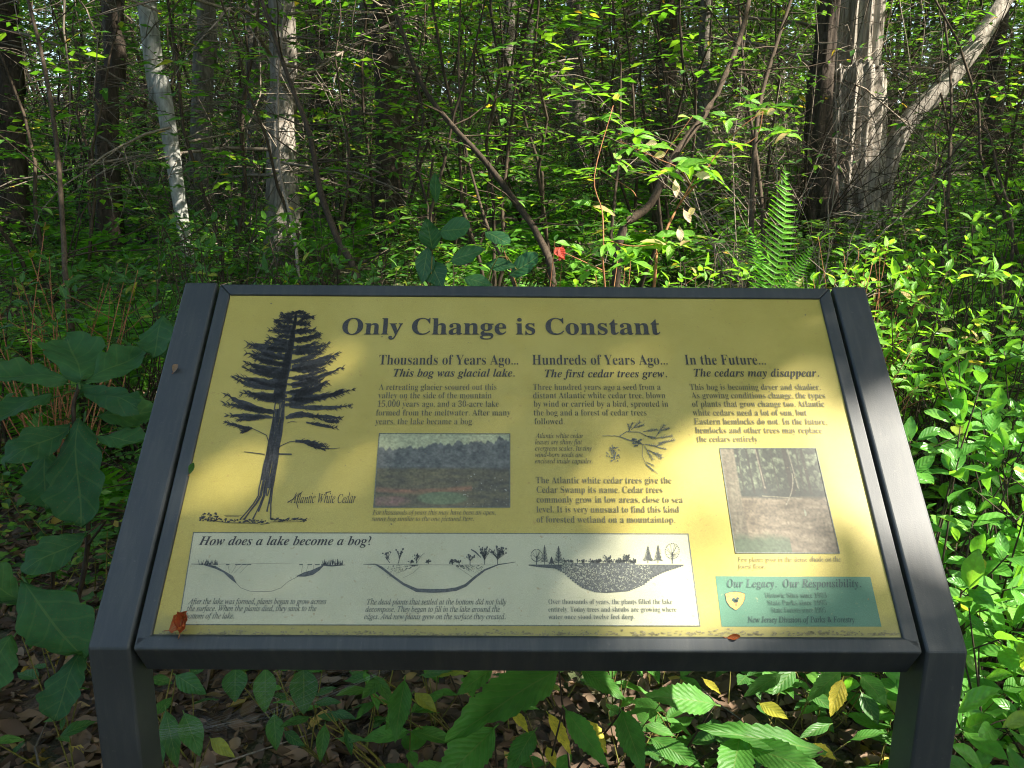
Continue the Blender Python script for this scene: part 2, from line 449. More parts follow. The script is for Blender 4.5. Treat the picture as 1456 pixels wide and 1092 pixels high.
rail(((FO[0], FO[2] + g_), (FO[0], FO[3] - g_)), ((FI[0], FI[2] + g_), (FI[0], FI[3] - g_)), .03)
rail(((FO[1], FO[2] + g_), (FO[1], FO[3] - g_)), ((FI[1], FI[2] + g_), (FI[1], FI[3] - g_)), .03)
# bottom rail: a tube with an upright front lip
def bottom_rail():
    a = pan(0, FO[2]); b = pan(0, FI[2]); 
    prof = [(a[1], a[2]), (b[1], b[2]), (b[1] + .022, b[2] - .004), (b[1] + .03, a[2] - .044), (a[1] + .028, a[2] - .044)]
    n = len(prof); V = [(FO[0], y, z) for y, z in prof] + [(FO[1], y, z) for y, z in prof]
    F = [tuple(range(n)), tuple(range(n, 2 * n))[::-1]] + [(i, i + n, (i + 1) % n + n, (i + 1) % n) for i in range(n)]
    mb = MB(); mb.add(V, F); me = mb.mesh('frame_rail', M_FRAME, smooth=False); fix_normals(me)
    return bevel_obj(link('frame_rail', me, sign), .0028, 3)
bottom_rail()

# plate (its printed parts are its children)
def flat_poly(pts, n):
    return [pan(u, v, n) for u, v in pts]
mb = MB()
pl = [(FI[0] - .004, FI[2] - .004), (FI[1] + .004, FI[2] - .004), (FI[1] + .004, FI[3] + .004), (FI[0] - .004, FI[3] + .004)]
PN = -.0035
mb.add(flat_poly(pl, PN) + flat_poly(pl, PN - .004), [(0, 1, 2, 3), (7, 6, 5, 4), (0, 4, 5, 1), (1, 5, 6, 2), (2, 6, 7, 3), (3, 7, 4, 0)])
me = mb.mesh('panel', M_PLATE, smooth=False); fix_normals(me)
uvl = me.uv_layers.new(name='UVMap')
for lp in me.loops:
    c = me.vertices[lp.vertex_index].co; v = float(np.dot(np.array(c) - P_O, P_UP)); uvl.data[lp.index].uv = ((c.x + .445) / .89, v / .509)
panel = link('panel', me, sign)
L1, L2, L3 = PN + .0003, PN + .0006, PN + .0009      # ink layers

def Q(px, py, n): return ppx(px, py, n)

def print_quad(name, corners, mat, n):
    mb = MB(); mb.add([Q(x, y, n) for x, y in corners], [(0, 1, 2, 3)])
    me = mb.mesh(name, mat, smooth=False)
    return link(name, me, panel)

def outline_quad(mb, corners, w, n):
    P = [np.array(uv_of(*c)) for c in corners]
    for i in range(4):
        a, b = P[i], P[(i + 1) % 4]; d = (b - a) / np.linalg.norm(b - a); q = np.array([-d[1], d[0]]) * w / 2; e = d * w / 2
        mb.add([pan(*(a - q - e), n), pan(*(b - q + e), n), pan(*(b + q + e), n), pan(*(a + q - e), n)], [(0, 1, 2, 3)])

BOXC = [(274, 756), (979, 758), (996, 889), (253, 887)]
print_quad('diagram_box', BOXC, M_BOX, L1)
GRC = [(1018, 818), (1239, 819), (1255, 890), (1027, 890)]
print_quad('green_box', GRC, M_GREEN, L1)
mb = MB(); outline_quad(mb, BOXC, .0013, L2)
PH1 = [(539, 615), (725, 615.5), (725, 720), (531, 720)]
PH2 = [(1024, 636), (1161, 636), (1195, 785.5), (1047, 785)]
outline_quad(mb, PH1, .0013, L3); outline_quad(mb, PH2, .0013, L3)
link('border_lines', mb.mesh('border_lines', INK_LINE, smooth=False), panel)

# ---- lettering (glyphs of the built-in font: bold serif, bold italic, italic)
def conv(t, st):
    o = ''
    for ch in t:
        up = 'A' <= ch <= 'Z'; lo = 'a' <= ch <= 'z'
        if st == 'b':
            if up: ch = chr(0x1D400 + ord(ch) - 65)
            elif lo: ch = chr(0x1D41A + ord(ch) - 97)
            elif ch.isdigit(): ch = chr(0x1D7CE + ord(ch) - 48)
        elif st == 'bi':
            if up: ch = chr(0x1D468 + ord(ch) - 65)
            elif lo: ch = chr(0x1D482 + ord(ch) - 97)
            elif ch.isdigit(): ch = chr(0x1D7CE + ord(ch) - 48)
        elif st == 'i':
            if up: ch = chr(0x1D434 + ord(ch) - 65)
            elif ch == 'h': ch = '\u210e'
            elif lo: ch = chr(0x1D44E + ord(ch) - 97)
        o += ch
    return o
TXT = {
 'title': ('b', INK_D, .004, 34, [("Only Change is Constant", 485, 940, 474)]),
 'heading': ('b', INK_D, -.006, 21, [("Thousands of Years Ago...", 538, 737, 517)]),
 'heading.001': ('b', INK_D, -.006, 21, [("Hundreds of Years Ago...", 757, 950, 517)]),
 'heading.002': ('b', INK_D, -.006, 21, [("In the Future...", 975, 1090, 517)]),
 'subheading': ('bi', INK_D, 0, 16.5, [("This bog was glacial lake.", 559, 732, 534)]),
 'subheading.001': ('bi', INK_D, 0, 16.5, [("The first cedar trees grew.", 775, 949, 535)]),
 'subheading.002': ('bi', INK_D, 0, 16.5, [("The cedars may disappear.", 988, 1166, 534)]),
 'paragraph': ('b', INK_M, -.005, 12.9, [("A retreating glacier scoured out this", 538, 706, 553), ("valley on the side of the mountain", 537, 699, 565),
    ("15,000 years ago, and a 30-acre lake", 536, 709, 577), ("formed from the meltwater. After many", 534, 726, 589.5), ("years, the lake became a bog.", 533, 673, 602)]),
 'paragraph.001': ('b', INK_M, -.005, 12.9, [("Three hundred years ago a seed from a", 758, 940, 553), ("distant Atlantic white cedar tree, blown", 758, 947, 565),
    ("by wind or carried by a bird, sprouted in", 759, 951, 577), ("the bog and a forest of cedar trees", 759, 920, 589.5), ("followed.", 760, 803, 602)]),
 'paragraph.002': ('b', INK_M, -.005, 13.8, [("The Atlantic white cedar trees give the", 762, 956, 686), ("Cedar Swamp its name. Cedar trees", 763, 943, 699.5),
    ("commonly grow in low areas, close to sea", 763, 972, 713.5), ("level. It is very unusual to find this kind", 763, 967, 727.5), ("of forested wetland on a mountaintop.", 763, 961, 742)]),
 'paragraph.003': ('b', INK_M, -.005, 12.9, [("This bog is becoming dryer and shadier.", 982, 1168, 553), ("As growing conditions change, the types", 984, 1175, 565),
    ("of plants that grow change too. Atlantic", 985, 1174, 577), ("white cedars need a lot of sun, but", 986, 1149, 589.5), ("Eastern hemlocks do not. In the future,", 988, 1178, 602),
    ("hemlocks and other trees may replace", 990, 1171, 614.5), ("the cedars entirely.", 992, 1081, 627)]),
 'caption': ('i', INK_M, .006, 10.1, [("Atlantic white cedar", 761, 830, 621.5), ("leaves are shiny flat", 761, 828, 630.5), ("evergreen scales. Its tiny", 761, 842, 639.5),
    ("wind-born seeds are", 761, 829, 648.5), ("enclosed inside capsules.", 761, 843, 657.5)]),
 'caption.001': ('i', INK_M, .004, 9.7, [("For thousands of years this may have been an open,", 529, 705, 730.5), ("sunny bog similar to the one pictured here.", 528, 674, 739.5)]),
 'caption.002': ('i', INK_M, .004, 10.1, [("Few plants grow in the dense shade on the", 1050, 1197, 797.5), ("forest floor.", 1050, 1090, 807.5)]),
 'box_heading': ('bi', INK_D, 0, 18.5, [("How does a lake become a bog?", 281, 527, 774)]),
 'caption.003': ('i', INK_G, .012, 11.4, [("After the lake was formed, plants began to grow across", 266, 463, 858), ("the surface. When the plants died, they sank to the", 264, 449, 868), ("bottom of the lake.", 262, 332, 878.5)]),
 'caption.004': ('i', INK_G, .012, 11.4, [("The dead plants that settled at the bottom did not fully", 521, 720, 858.5), ("decompose. They began to fill in the lake around the", 519, 711, 869), ("edges. And new plants grew on the surface they created.", 517, 719, 879.5)]),
 'caption.005': ('b', INK_G, -.008, 11.0, [("Over thousands of years, the plants filled the lake", 780, 957, 858), ("entirely. Today trees and shrubs are growing where", 780, 963, 869), ("water once stood twelve feet deep.", 780, 903, 879.5)]),
 'motto': ('bi', INK_T, 0, 17, [("Our Legacy.  Our Responsibility.", 1035, 1226, 834)]),
 'small_print': ('b', INK_TF, -.006, 11.0, [("Historic Sites since 1903", 1089, 1177, 849), ("State Parks since 1905", 1093, 1177, 859.5), ("State Forests since 1905", 1098, 1176, 870)]),
 'small_print.001': ('i', INK_T, .012, 11.9, [("New Jersey Division of Parks & Forestry", 1064, 1217, 884)]),
 'drawing_title': ('i', INK_D, 0, 20, [("Atlantic White Cedar", 412, 505, 714)]),
}
tmp = []
for nm, (st, mt, off, em, lines) in TXT.items():
    for (t, xa, xb, yb_) in lines:
        cu = bpy.data.curves.new('lettering', 'FONT'); cu.body = conv(t, st); cu.offset = off; cu.resolution_u = 3
        ob = bpy.data.objects.new('lettering', cu); COL.objects.link(ob); tmp.append((nm, mt, em, xa, xb, yb_, ob))
bpy.context.view_layer.update()
dg = bpy.context.evaluated_depsgraph_get()
coll = {}
for nm, mt, em, xa, xb, yb_, ob in tmp:
    me = ob.evaluated_get(dg).to_mesh()
    nv = len(me.vertices); co = np.zeros(nv * 3, np.float32); me.vertices.foreach_get('co', co); co = co.reshape(-1, 3)
    fs = [tuple(p.vertices) for p in me.polygons]
    a = np.array(uv_of(xa, yb_)); b = np.array(uv_of(xb, yb_))
    dirn = b - a; ln = np.linalg.norm(dirn); dirn /= ln; nrm = np.array([-dirn[1], dirn[0]])
    sx = ln / (co[:, 0].max() - co[:, 0].min())
    up_ = np.array(uv_of(xa, yb_ - em)); sy = np.linalg.norm(up_ - a) * .985
    x = (co[:, 0] - co[:, 0].min()) * sx; y = co[:, 1] * sy
    if nm == 'drawing_title':
        y = y * (1 + .10 * np.sin(x * 260)) ; sy *= 1
    UVp = a[None] + x[:, None] * dirn + y[:, None] * nrm
    V = P_O[None] + UVp[:, :1] * np.array([[1, 0, 0]]) + UVp[:, 1:] * P_UP[None] + P_N[None] * L3
    d = coll.setdefault(nm, [mt, [], []]); base = len(d[1]); d[1] += [tuple(v) for v in V.tolist()]; d[2] += [tuple(i + base for i in f) for f in fs]
    ob.evaluated_get(dg).to_mesh_clear()
for nm, mt, em, xa, xb, yb_, ob in tmp:
    cu = ob.data; bpy.data.objects.remove(ob); bpy.data.curves.remove(cu)
for nm, (mt, vs, fs) in coll.items():
    me = bpy.data.meshes.new(nm.split('.')[0]); me.from_pydata(vs, [], fs); me.materials.append(mt); me.update()
    link(nm.split('.')[0], me, panel)

# ---- drawings: strokes of ink traced on the plate
class Strokes:
    def __init__(s, n=L3): s.mb = MB(); s.n = n
    def line(s, pts, w):
        """pts in photo pixels, w: width(s) in photo pixels"""
        n = len(pts); W = w if hasattr(w, '__len__') else [w] * n
        Ls, Rs = [], []
        for i, (x, y) in enumerate(pts):
            a = pts[max(i - 1, 0)]; b = pts[min(i + 1, n - 1)]; dx, dy = b[0] - a[0], b[1] - a[1]; l = sqrt(dx * dx + dy * dy) + 1e-9
            ox, oy = -dy / l * W[i] / 2, dx / l * W[i] / 2
            Ls.append(Q(x + ox, y + oy, s.n)); Rs.append(Q(x - ox, y - oy, s.n))
        s.mb.add(Ls + Rs, [(i, i + 1, n + i + 1, n + i) for i in range(n - 1)])
    def blob(s, x, y, rx, ry, k=7, jag=.35):
        s.mb.add([Q(x + cos(2 * pi * i / k) * rx * random.uniform(1 - jag, 1 + jag), y + sin(2 * pi * i / k) * ry * random.uniform(1 - jag, 1 + jag), s.n) for i in range(k)], [tuple(range(k))])
    def done(s, name, mat): return link(name, s.mb.mesh(name, mat, smooth=False), panel)

def wob(pts, k, amp):
    """resample a polyline k points per leg with a little noise"""
    o = []
    for (x0, y0), (x1, y1) in zip(pts[:-1], pts[1:]):
        for i in range(k):
            t = i / k; o.append((x0 + (x1 - x0) * t + random.uniform(-amp, amp), y0 + (y1 - y0) * t + random.uniform(-amp, amp)))
    o.append(pts[-1]); return o

S = Strokes()
Z = lambda x, y: (270 + x / 5.824, 430 + y / 5.824)       # upper tracing sheet
Z2 = lambda x, y: (270 + x / 5.824, 590 + y / 5.824)      # lower tracing sheet
def bough(p0, p1, p2, w, spik=1.0):
    """foliage bough from the trunk p0 over p1 to the tip p2 (sheet units): a jagged ink mass with sprigs"""
    pts = []; n = 13
    for i in range(n):
        t = i / (n - 1); x = (1 - t) ** 2 * p0[0] + 2 * t * (1 - t) * p1[0] + t * t * p2[0]; y = (1 - t) ** 2 * p0[1] + 2 * t * (1 - t) * p1[1] + t * t * p2[1]
        pts.append((x, y))
    w = w * random.uniform(.95, 1.35) + 5
    W = [w * (0.35 + 0.75 * sin(pi * min(1, i / (n - 1) * .9 + .1))) * random.uniform(.65, 1.2) * (1 if i < n - 2 else .35) for i in range(n)]
    S.line([Z(*p) for p in pts], [q / 5.824 for q in W])
    sd = 1 if p2[0] > p0[0] else -1
    for i in range(2, n):
        for _ in range(int(5 * spik)):
            x, y = pts[i]; x += random.uniform(-12, 12)
            a = random.choice((-1, 1)) * random.uniform(.25, 1.1)
            l = random.uniform(.35, .95) * w * .7 + 12
            S.line([Z(x, y), Z(x + sd * l * cos(a) * .6, y + l * sin(a) * .6), Z(x + sd * l * cos(a * .6), y + l * sin(a))], [1.1, .9, .5])
# trunk edges and boughs
for b_ in [((880, 75), (900, 62), (945, 88), 14), ((880, 75), (850, 80), (805, 95), 12), ((880, 105), (950, 108), (1015, 112), 18), ((880, 110), (820, 118), (760, 118), 14),
           ((870, 165), (800, 150), (712, 135), 14), ((880, 175), (930, 160), (975, 170), 26), ((860, 195), (800, 180), (720, 200), 16), ((860, 240), (760, 235), (670, 218), 20),
           ((860, 240), (950, 235), (1020, 218), 24), ((850, 320), (760, 330), (665, 290), 34), ((850, 300), (960, 300), (1075, 258), 30), ((830, 385), (640, 390), (485, 335), 52),
           ((840, 400), (980, 385), (1135, 340), 40), ((830, 440), (680, 440), (545, 415), 40), ((820, 500), (640, 500), (480, 410), 30), ((840, 530), (1020, 510), (1205, 420), 58),
           ((820, 520), (640, 480), (540, 460), 30), ((820, 560), (640, 545), (470, 500), 34), ((840, 545), (960, 560), (1100, 540), 34), ((810, 600), (640, 600), (455, 540), 34),
           ((840, 625), (1060, 640), (1250, 530), 24), ((800, 650), (620, 680), (400, 610), 50), ((790, 680), (560, 740), (370, 620), 26), ((840, 680), (1010, 640), (1070, 650), 60),
           ((830, 740), (1000, 760), (1120, 650), 50), ((840, 780), (1040, 800), (1240, 740), 50), ((800, 765), (640, 780), (440, 745), 34), ((830, 800), (1060, 800), (1340, 715), 20),
           ((760, 800), (600, 790), (470, 730), 20), ((820, 850), (1080, 880), (1310, 850), 26), ((700, 900), (480, 880), (300, 755), 44), ((690, 900), (520, 880), (290, 830), 32),
           ((860, 770), (950, 740), (1020, 700), 50), ((1150, 760), (1220, 740), (1240, 720), 16)]:
    bough(*b_)
LE = ([40, 120, 200, 320, 420, 540, 620, 760, 850], [860, 760, 690, 500, 480, 450, 370, 310, 310]); RE = ([40, 120, 200, 340, 420, 540, 650, 760, 850], [900, 1000, 1010, 1120, 1190, 1230, 1240, 1290, 1290])
for i in range(24):
    y_ = 130 + 720 * (i + random.random()) / 24; sd_ = 1 if i % 2 else -1; cx_ = 880 - 110 * (y_ / 850)
    ex_ = np.interp(y_, *(RE if sd_ > 0 else LE)); tx = cx_ + (ex_ - cx_) * random.uniform(.35, .85); ty = y_ + random.uniform(-70, 15)
    bough((cx_, y_ + 10), ((cx_ + tx) / 2, y_ + random.uniform(-10, 40)), (tx, ty), random.uniform(14, 34))
for p0, p1, p2, w in [((790, 950), (920, 890), (1060, 950), 30), ((1000, 930), (1120, 940), (1250, 950), 24), ((960, 985), (1080, 1010), (1200, 1030), 18), ((1100, 960), (1160, 990), (1215, 975), 20),
                      ((680, 945), (500, 930), (310, 925), 26), ((600, 940), (520, 960), (400, 960), 20), ((500, 1040), (400, 1020), (300, 985), 18), ((510, 1030), (470, 1050), (440, 1060), 18),
                      ((870, 1140), (1000, 1145), (1120, 1190), 32), ((960, 1160), (1040, 1190), (1090, 1200), 24)]:
    bough(p0, p1, p2, w)
S.line([Z(690, 950), Z(640, 925), Z(560, 945)], 1.1)
S.line([Z2(645, 205), Z2(630, 160), Z2(560, 125), Z2(505, 100)], [1.4, 1.2, 1, .8])
S.line([Z2(720, 285), Z2(745, 250), Z2(820, 215), Z2(880, 208)], [1.4, 1.2, 1.1, 1])
S.line([Z2(1100, 270), Z2(1180, 272), Z2(1240, 265)], [1.4, 1, .6])
S.line([Z2(615, 318), Z2(540, 308), Z2(445, 297)], [1.3, 1.0, .9]); S.line([Z2(715, 315), Z2(840, 318)], [2.2, 2.0])
S.line([Z2(800, 60), Z2(840, 45), Z2(880, 52)], .8)
# trunk: strands of ink
upx = lambda t: 880 - 155 * t ** 1.2      # centre in sheet coords over y 40..800
for k in range(9):
    off = (k - 4) / 4
    S.line([Z(upx(t) + off * (4 + 38 * t), 60 + 740 * t) for t in [i / 14 for i in range(15)]], [random.uniform(1.4, 3.6) * (0.6 + t) for t in [i / 14 for i in range(15)]])
for k in range(15):
    off = (k - 7) / 7
    pts = []
    for i in range(17):
        t = i / 16; y = -190 + 1050 * t
        yy = max(0, y) / 860; left = 690 - 170 * yy - (110 * max(0, yy - .8) / .2) + (0 if y > 0 else -y * .16); right = 775 - 130 * yy + (20 * max(0, yy - .85) / .15) + (0 if y > 0 else -y * .02)
        c, h = (left + right) / 2, (right - left) / 2
        pts.append(Z2(c + off * h + random.uniform(-4, 4), y))
    st = random.randint(0, 4) if 0 < k < 14 else 0
    en = 17 - (random.randint(0, 5) if 0 < k < 14 else 0)
    S.line(pts[st:en], [random.uniform(1.1, 2.8) if 0 < k < 14 else 1.8 for _ in pts[st:en]])
for i in range(90):
    x = random.uniform(80, 640); S.blob(*Z2(x, 860 + (x - 80) * .03 + random.uniform(-16, 12)), random.uniform(.7, 2.2), random.uniform(.5, 1.3))
for i in range(26): S.blob(*Z2(random.uniform(80, 225), random.uniform(805, 850)), random.uniform(.8, 2.2), random.uniform(.6, 1.4))
for i in range(34): x = random.uniform(650, 940); S.line([Z2(x, 868 + random.uniform(-22, 14)), Z2(x + random.uniform(15, 50), 862 + random.uniform(-18, 12))], random.uniform(.5, 1.3))
S.line([Z2(110, 858), Z2(300, 885), Z2(560, 892)], .8); S.line([Z2(580, 900), Z2(660, 888)], .8); S.line([Z2(660, 880), Z2(950, 878)], .6)
S.line([Z2(280, 825), Z2(425, 824)], .5); S.line([Z2(290, 835), Z2(400, 834)], .5)
for i in range(6): S.blob(*Z2(930 + i * 16, 855), .4, .4)
# flourish of the drawing title
S.line([Z2(805, 718), Z2(850, 690), Z2(905, 640)], [1.6, .9, .7]); S.line([Z2(930, 625), Z2(895, 660), Z2(880, 720), Z2(893, 770)], [.7, 1.2, 1.2, .8]); S.line([Z2(1120, 636), Z2(1165, 628)], 1.3)
S.done('tree_drawing', INK_D)

# sprig and cone
S = Strokes(); Z3 = lambda x, y: (840 + x / 10.4, 590 + y / 10.4)
def twig(p0, p1, w=.9, n=5, spread=.7, l=60):
    (x0, y0), (x1, y1) = p0, p1; S.line([Z3(x0, y0), Z3((x0 + x1) / 2 + random.uniform(-6, 6), (y0 + y1) / 2 + random.uniform(-6, 6)), Z3(x1, y1)], [w, w, w * .6])
    a = atan2(y1 - y0, x1 - x0)
    for i in range(n):
        t = .3 + .7 * i / n; x, y = x0 + (x1 - x0) * t, y0 + (y1 - y0) * t
        for s_ in (-1, 1):
            aa = a + s_ * spread * random.uniform(.6, 1.1); ll = l * random.uniform(.5, 1.0)
            S.line([Z3(x, y), Z3(x + cos(aa) * ll, y + sin(aa) * ll)], [w * .9, w * .55])
S.line([Z3(*p) for p in wob([(170, 300), (300, 292), (430, 300)], 5, 5)], .8)
S.line([Z3(430, 300), Z3(530, 235), Z3(720, 240), Z3(820, 290)], [1.3, 1.2, 1, .8]); S.line([Z3(430, 305), Z3(560, 355), Z3(700, 390), Z3(790, 430)], [1.2, 1.5, 1.6, 1])
twig((560, 235), (630, 90), n=4, l=45); twig((600, 210), (740, 85), l=50); twig((650, 180), (790, 130), l=40); twig((780, 235), (990, 200), l=55); twig((800, 290), (960, 330), l=50)
twig((960, 320), (1100, 125), l=60); twig((1040, 220), (1170, 180), l=45); twig((960, 330), (1220, 290), l=55); twig((1000, 400), (1260, 350), l=55); twig((800, 420), (1000, 450), l=45)
twig((960, 460), (1110, 380), l=45); twig((980, 460), (1135, 495), l=30, n=3); twig((800, 440), (930, 660), l=60); twig((860, 500), (1060, 640), l=60); twig((880, 520), (1060, 590), l=50)
twig((590, 240), (550, 110), n=3, l=40); S.line([Z3(770, 430), Z3(770, 600), Z3(810, 700), Z3(1000, 860)], .6); twig((820, 680), (950, 745), n=2, l=30); twig((820, 720), (940, 820), n=3, l=30)
for i in range(16): S.blob(*Z3(random.uniform(620, 750), random.uniform(345, 420)), 1.8, 1.6)
for i in range(5): S.blob(*Z3(random.uniform(640, 705), random.uniform(425, 450)), 1.6, 1.2)
for i in range(34):
    a = random.uniform(0, 2 * pi); r_ = random.uniform(.55, 1.0); x, y = 345 + cos(a) * 105 * r_, 560 + sin(a) * 120 * r_
    S.line([Z3(x, y), Z3(x + random.uniform(-30, 30), y + random.uniform(-30, 30))], [1.6, .7])
for i in range(10): S.line([Z3(random.uniform(290, 400), random.uniform(480, 660)), Z3(random.uniform(290, 400), random.uniform(480, 660))], .8)
S.done('sprig_drawing', INK_LINE)

# lake diagrams
S = Strokes(); D = lambda x, y: (250 + x / 3.832, 750 + y / 3.832); E_ = lambda x, y: (620 + x / 3.832, 750 + y / 3.832)
def grassy(F, x0, x1, y, n, h):
    for i in range(n):
        x = random.uniform(x0, x1); S.line([F(x, y), F(x + random.uniform(-10, 10), y - random.uniform(.3, 1) * h)], [.9, .4])
S.line([D(80, 195), D(150, 196), D(215, 210)], [.7, 1, 1.4]); grassy(D, 125, 225, 200, 45, 32)
S.line([D(150, 200), D(215, 215), D(260, 238), D(300, 268), D(325, 298)], [1, 3.4, 2.6, 5.6, 1.2])
S.line([D(325, 298), D(350, 325), D(400, 343), D(450, 346), D(520, 344), D(570, 325), D(610, 290), D(665, 262)], .5)
S.line([D(655, 262), D(700, 252), D(740, 242), D(775, 222), D(800, 205)], [.8, 6.5, 7, 5, 1.6]); S.line([D(790, 200), D(850, 205), D(922, 200)], [2.2, 2, .6]); grassy(D, 800, 912, 200, 50, 34)
S.line([D(225, 196), D(640, 190)], .25)
for x in (270, 320, 355, 385, 670, 715, 755): S.line([D(x, 199), D(x + random.uniform(18, 34), 198)], 1.2)
for x0, x1 in ((280, 290), (330, 300), (360, 315), (390, 345), (690, 680), (720, 705), (750, 745)): S.line([D(x0, 199), D(x1, 245)], .35)
S.line([D(1020, 197), D(1085, 196), D(1120, 215), D(1180, 262), D(1240, 305), D(1310, 338), D(1400, 342), D(1470, 340)], [.5, 1.5, 3.5, 3, 3.4, 5, 5.4, 5])
S.line([E_(50, 340), E_(110, 332), E_(160, 312), E_(215, 265), E_(265, 228), E_(340, 198), E_(435, 184)], [5, 5, 4.2, 3.4, 2.6, 1.6, .5])
S.line([D(1090, 197), D(1460, 200)], .4); S.line([E_(0, 200), E_(340, 200)], .4)
def bushy(F, x, y, h, w, n=12, lean=0):
    S.line([F(x, y), F(x + lean, y - h * .5)], 1.0)
    for i in range(n):
        a = -pi / 2 + random.uniform(-1, 1) * w; l = h * random.uniform(.4, .75); sx_, sy_ = x + lean * random.uniform(0, 1), y - h * random.uniform(.2, .5)
        ex, ey = sx_ + cos(a) * l, sy_ + sin(a) * l * .8
        S.line([F(sx_, sy_), F(ex, ey)], [.7, .4]); S.blob(*F(ex, ey), random.uniform(.7, 1.4), random.uniform(.8, 1.7))
bushy(D, 1165, 190, 70, 1.0, 7, -25); bushy(D, 1212, 192, 85, .5, 8, 8); bushy(D, 1310, 192, 50, .9, 8); bushy(D, 1375, 195, 22, 1.2, 8); bushy(D, 1280, 195, 22, 1.2, 8); S.line([D(1310, 192), D(1335, 150), D(1355, 135)], .5)
bushy(E_, 90, 200, 32, 1.3, 16); bushy(E_, 185, 200, 55, .8, 10); bushy(E_, 265, 198, 100, .6, 30); S.line([E_(245, 160), E_(215, 130), E_(190, 115)], [1, 2.2, 1.5]); bushy(E_, 335, 196, 95, .85, 34); bushy(E_, 125, 200, 25, 1.2, 10)
for i in range(150):
    t = random.random(); x = 1150 + 170 * t; y = random.uniform(200, 200 + 72 * (1 - t)); S.blob(*D(x, y), .55, .45)
for i in range(130):
    t = random.random(); x = 110 + 150 * t; y = random.uniform(202, 206 + 60 * min(t, 1 - t * .35)); S.blob(*E_(x, y), .55, .45)
S.line([D(1235, 272), D(1290, 245), D(1330, 208)], .35); S.line([E_(105, 205), E_(150, 235), E_(205, 272)], .35)
# third basin: dark peat with pale flecks left open
nx_, ny_ = 64, 20
bot = [(505, 203), (560, 212), (650, 220), (700, 245), (750, 290), (800, 325), (870, 348), (930, 352), (1050, 343), (1130, 310), (1180, 270), (1240, 240), (1350, 204)]
bx = [p[0] for p in bot]; by = [p[1] for p in bot]
for i in range(nx_):
    x0 = 505 + (1350 - 505) * i / nx_; x1 = 505 + (1350 - 505) * (i + 1) / nx_; xm = (x0 + x1) / 2
    yt = 198 if (xm < 690 or xm > 1080) else 190; yb2 = np.interp(xm, bx, by)
    n = max(1, int((yb2 - yt) / 7))
    for j in range(n):
        ya = yt + (yb2 - yt) * j / n; yc = yt + (yb2 - yt) * (j + 1) / n
        S.mb.add([Q(*E_(x0, ya), L3), Q(*E_(x1 + .3, ya), L3), Q(*E_(x1 + .3, yc + .3), L3), Q(*E_(x0, yc + .3), L3)], [(0, 1, 2, 3)])
def mini_conifer(F, x, y, h, w):
    S.line([F(x, y), F(x, y - h)], .9)
    for i in range(11):
        t = i / 11; yy = y - h * (.18 + .8 * t); ww = w * (1 - t) * random.uniform(.7, 1.2) + 3
        S.line([F(x - ww, yy + 5), F(x, yy - 3), F(x + ww, yy + 5)], [.6, 1.5, .6])
mini_conifer(E_, 668, 205, 108, 30); mini_conifer(E_, 630, 200, 45, 14); mini_conifer(E_, 592, 200, 108, 20); mini_conifer(E_, 1157, 190, 95, 24); mini_conifer(E_, 1212, 190, 100, 20)
def mini_round(F, x, y, h, r_):
    S.line([F(x, y), F(x, y - h * .6)], 1.2)
    for i in range(16):
        a = random.uniform(-pi, pi); S.line([F(x, y - h * .45), F(x + cos(a) * r_ * .8, y - h * .65 + sin(a) * r_)], .4)
    for i in range(26):
        a = 2 * pi * i / 26; S.blob(*F(x + cos(a) * r_, y - h * .65 + sin(a) * r_ * 1.1), .8, .7)
mini_round(E_, 548, 200, 80, 30); mini_round(E_, 1290, 193, 105, 38)
for i in range(46): x = random.uniform(690, 1100); bushy(E_, x, 192, random.uniform(12, 30), 1.2, 3)
bushy(E_, 1040, 190, 48, .7, 14); bushy(E_, 935, 190, 45, .9, 10)
S.done('lake_diagrams', ink('diagram_ink', (.055, .062, .06)))
S = Strokes(L3 + .0002)
for i in range(520):
    t = random.random() ** 1.3; x = 690 + 480 * t; y = random.uniform(193, max(200, np.interp(x, bx, by) - 8)); a_ = random.uniform(0, 6.28); l = random.uniform(3, 9)
    S.line([E_(x, y), E_(x + cos(a_) * l, y + sin(a_) * l), E_(x + cos(a_ + .8) * l * 1.5, y + sin(a_ + .8) * l * 1.5)], [.5, .7, .3])
S.done('peat_flecks', INK_PF)['kind'] = 'stuff'

# emblem: orange shield with a small tree
mb = MB(); c = (1046, 853); sh = [(-14.5, -10), (-7, -12.5), (0, -13.2), (7, -12.5), (14.5, -10), (14.2, -2), (11, 5), (6, 10.5), (2, 13.8), (-1, 13), (-8, 8), (-12.5, 1)]
mb.add([Q(c[0] + x, c[1] + y, L2) for x, y in sh], [tuple(range(len(sh)))]); em = link('emblem', mb.mesh('emblem', INK_O, smooth=False), panel)
S = Strokes(); random.seed(5)
for i in range(9): S.blob(c[0] + 1 + random.uniform(-3.4, 3.4), c[1] - 1 + random.uniform(-2.6, 2), 2.2, 1.7)
S.line([(c[0] + 1.2, c[1]), (c[0] + 1.6, c[1] + 7.5)], 1.2)
S.line([(c[0] + x * .98, c[1] + y * .98) for x, y in sh + sh[:1]], .6)
S.done('emblem_tree', INK_T)

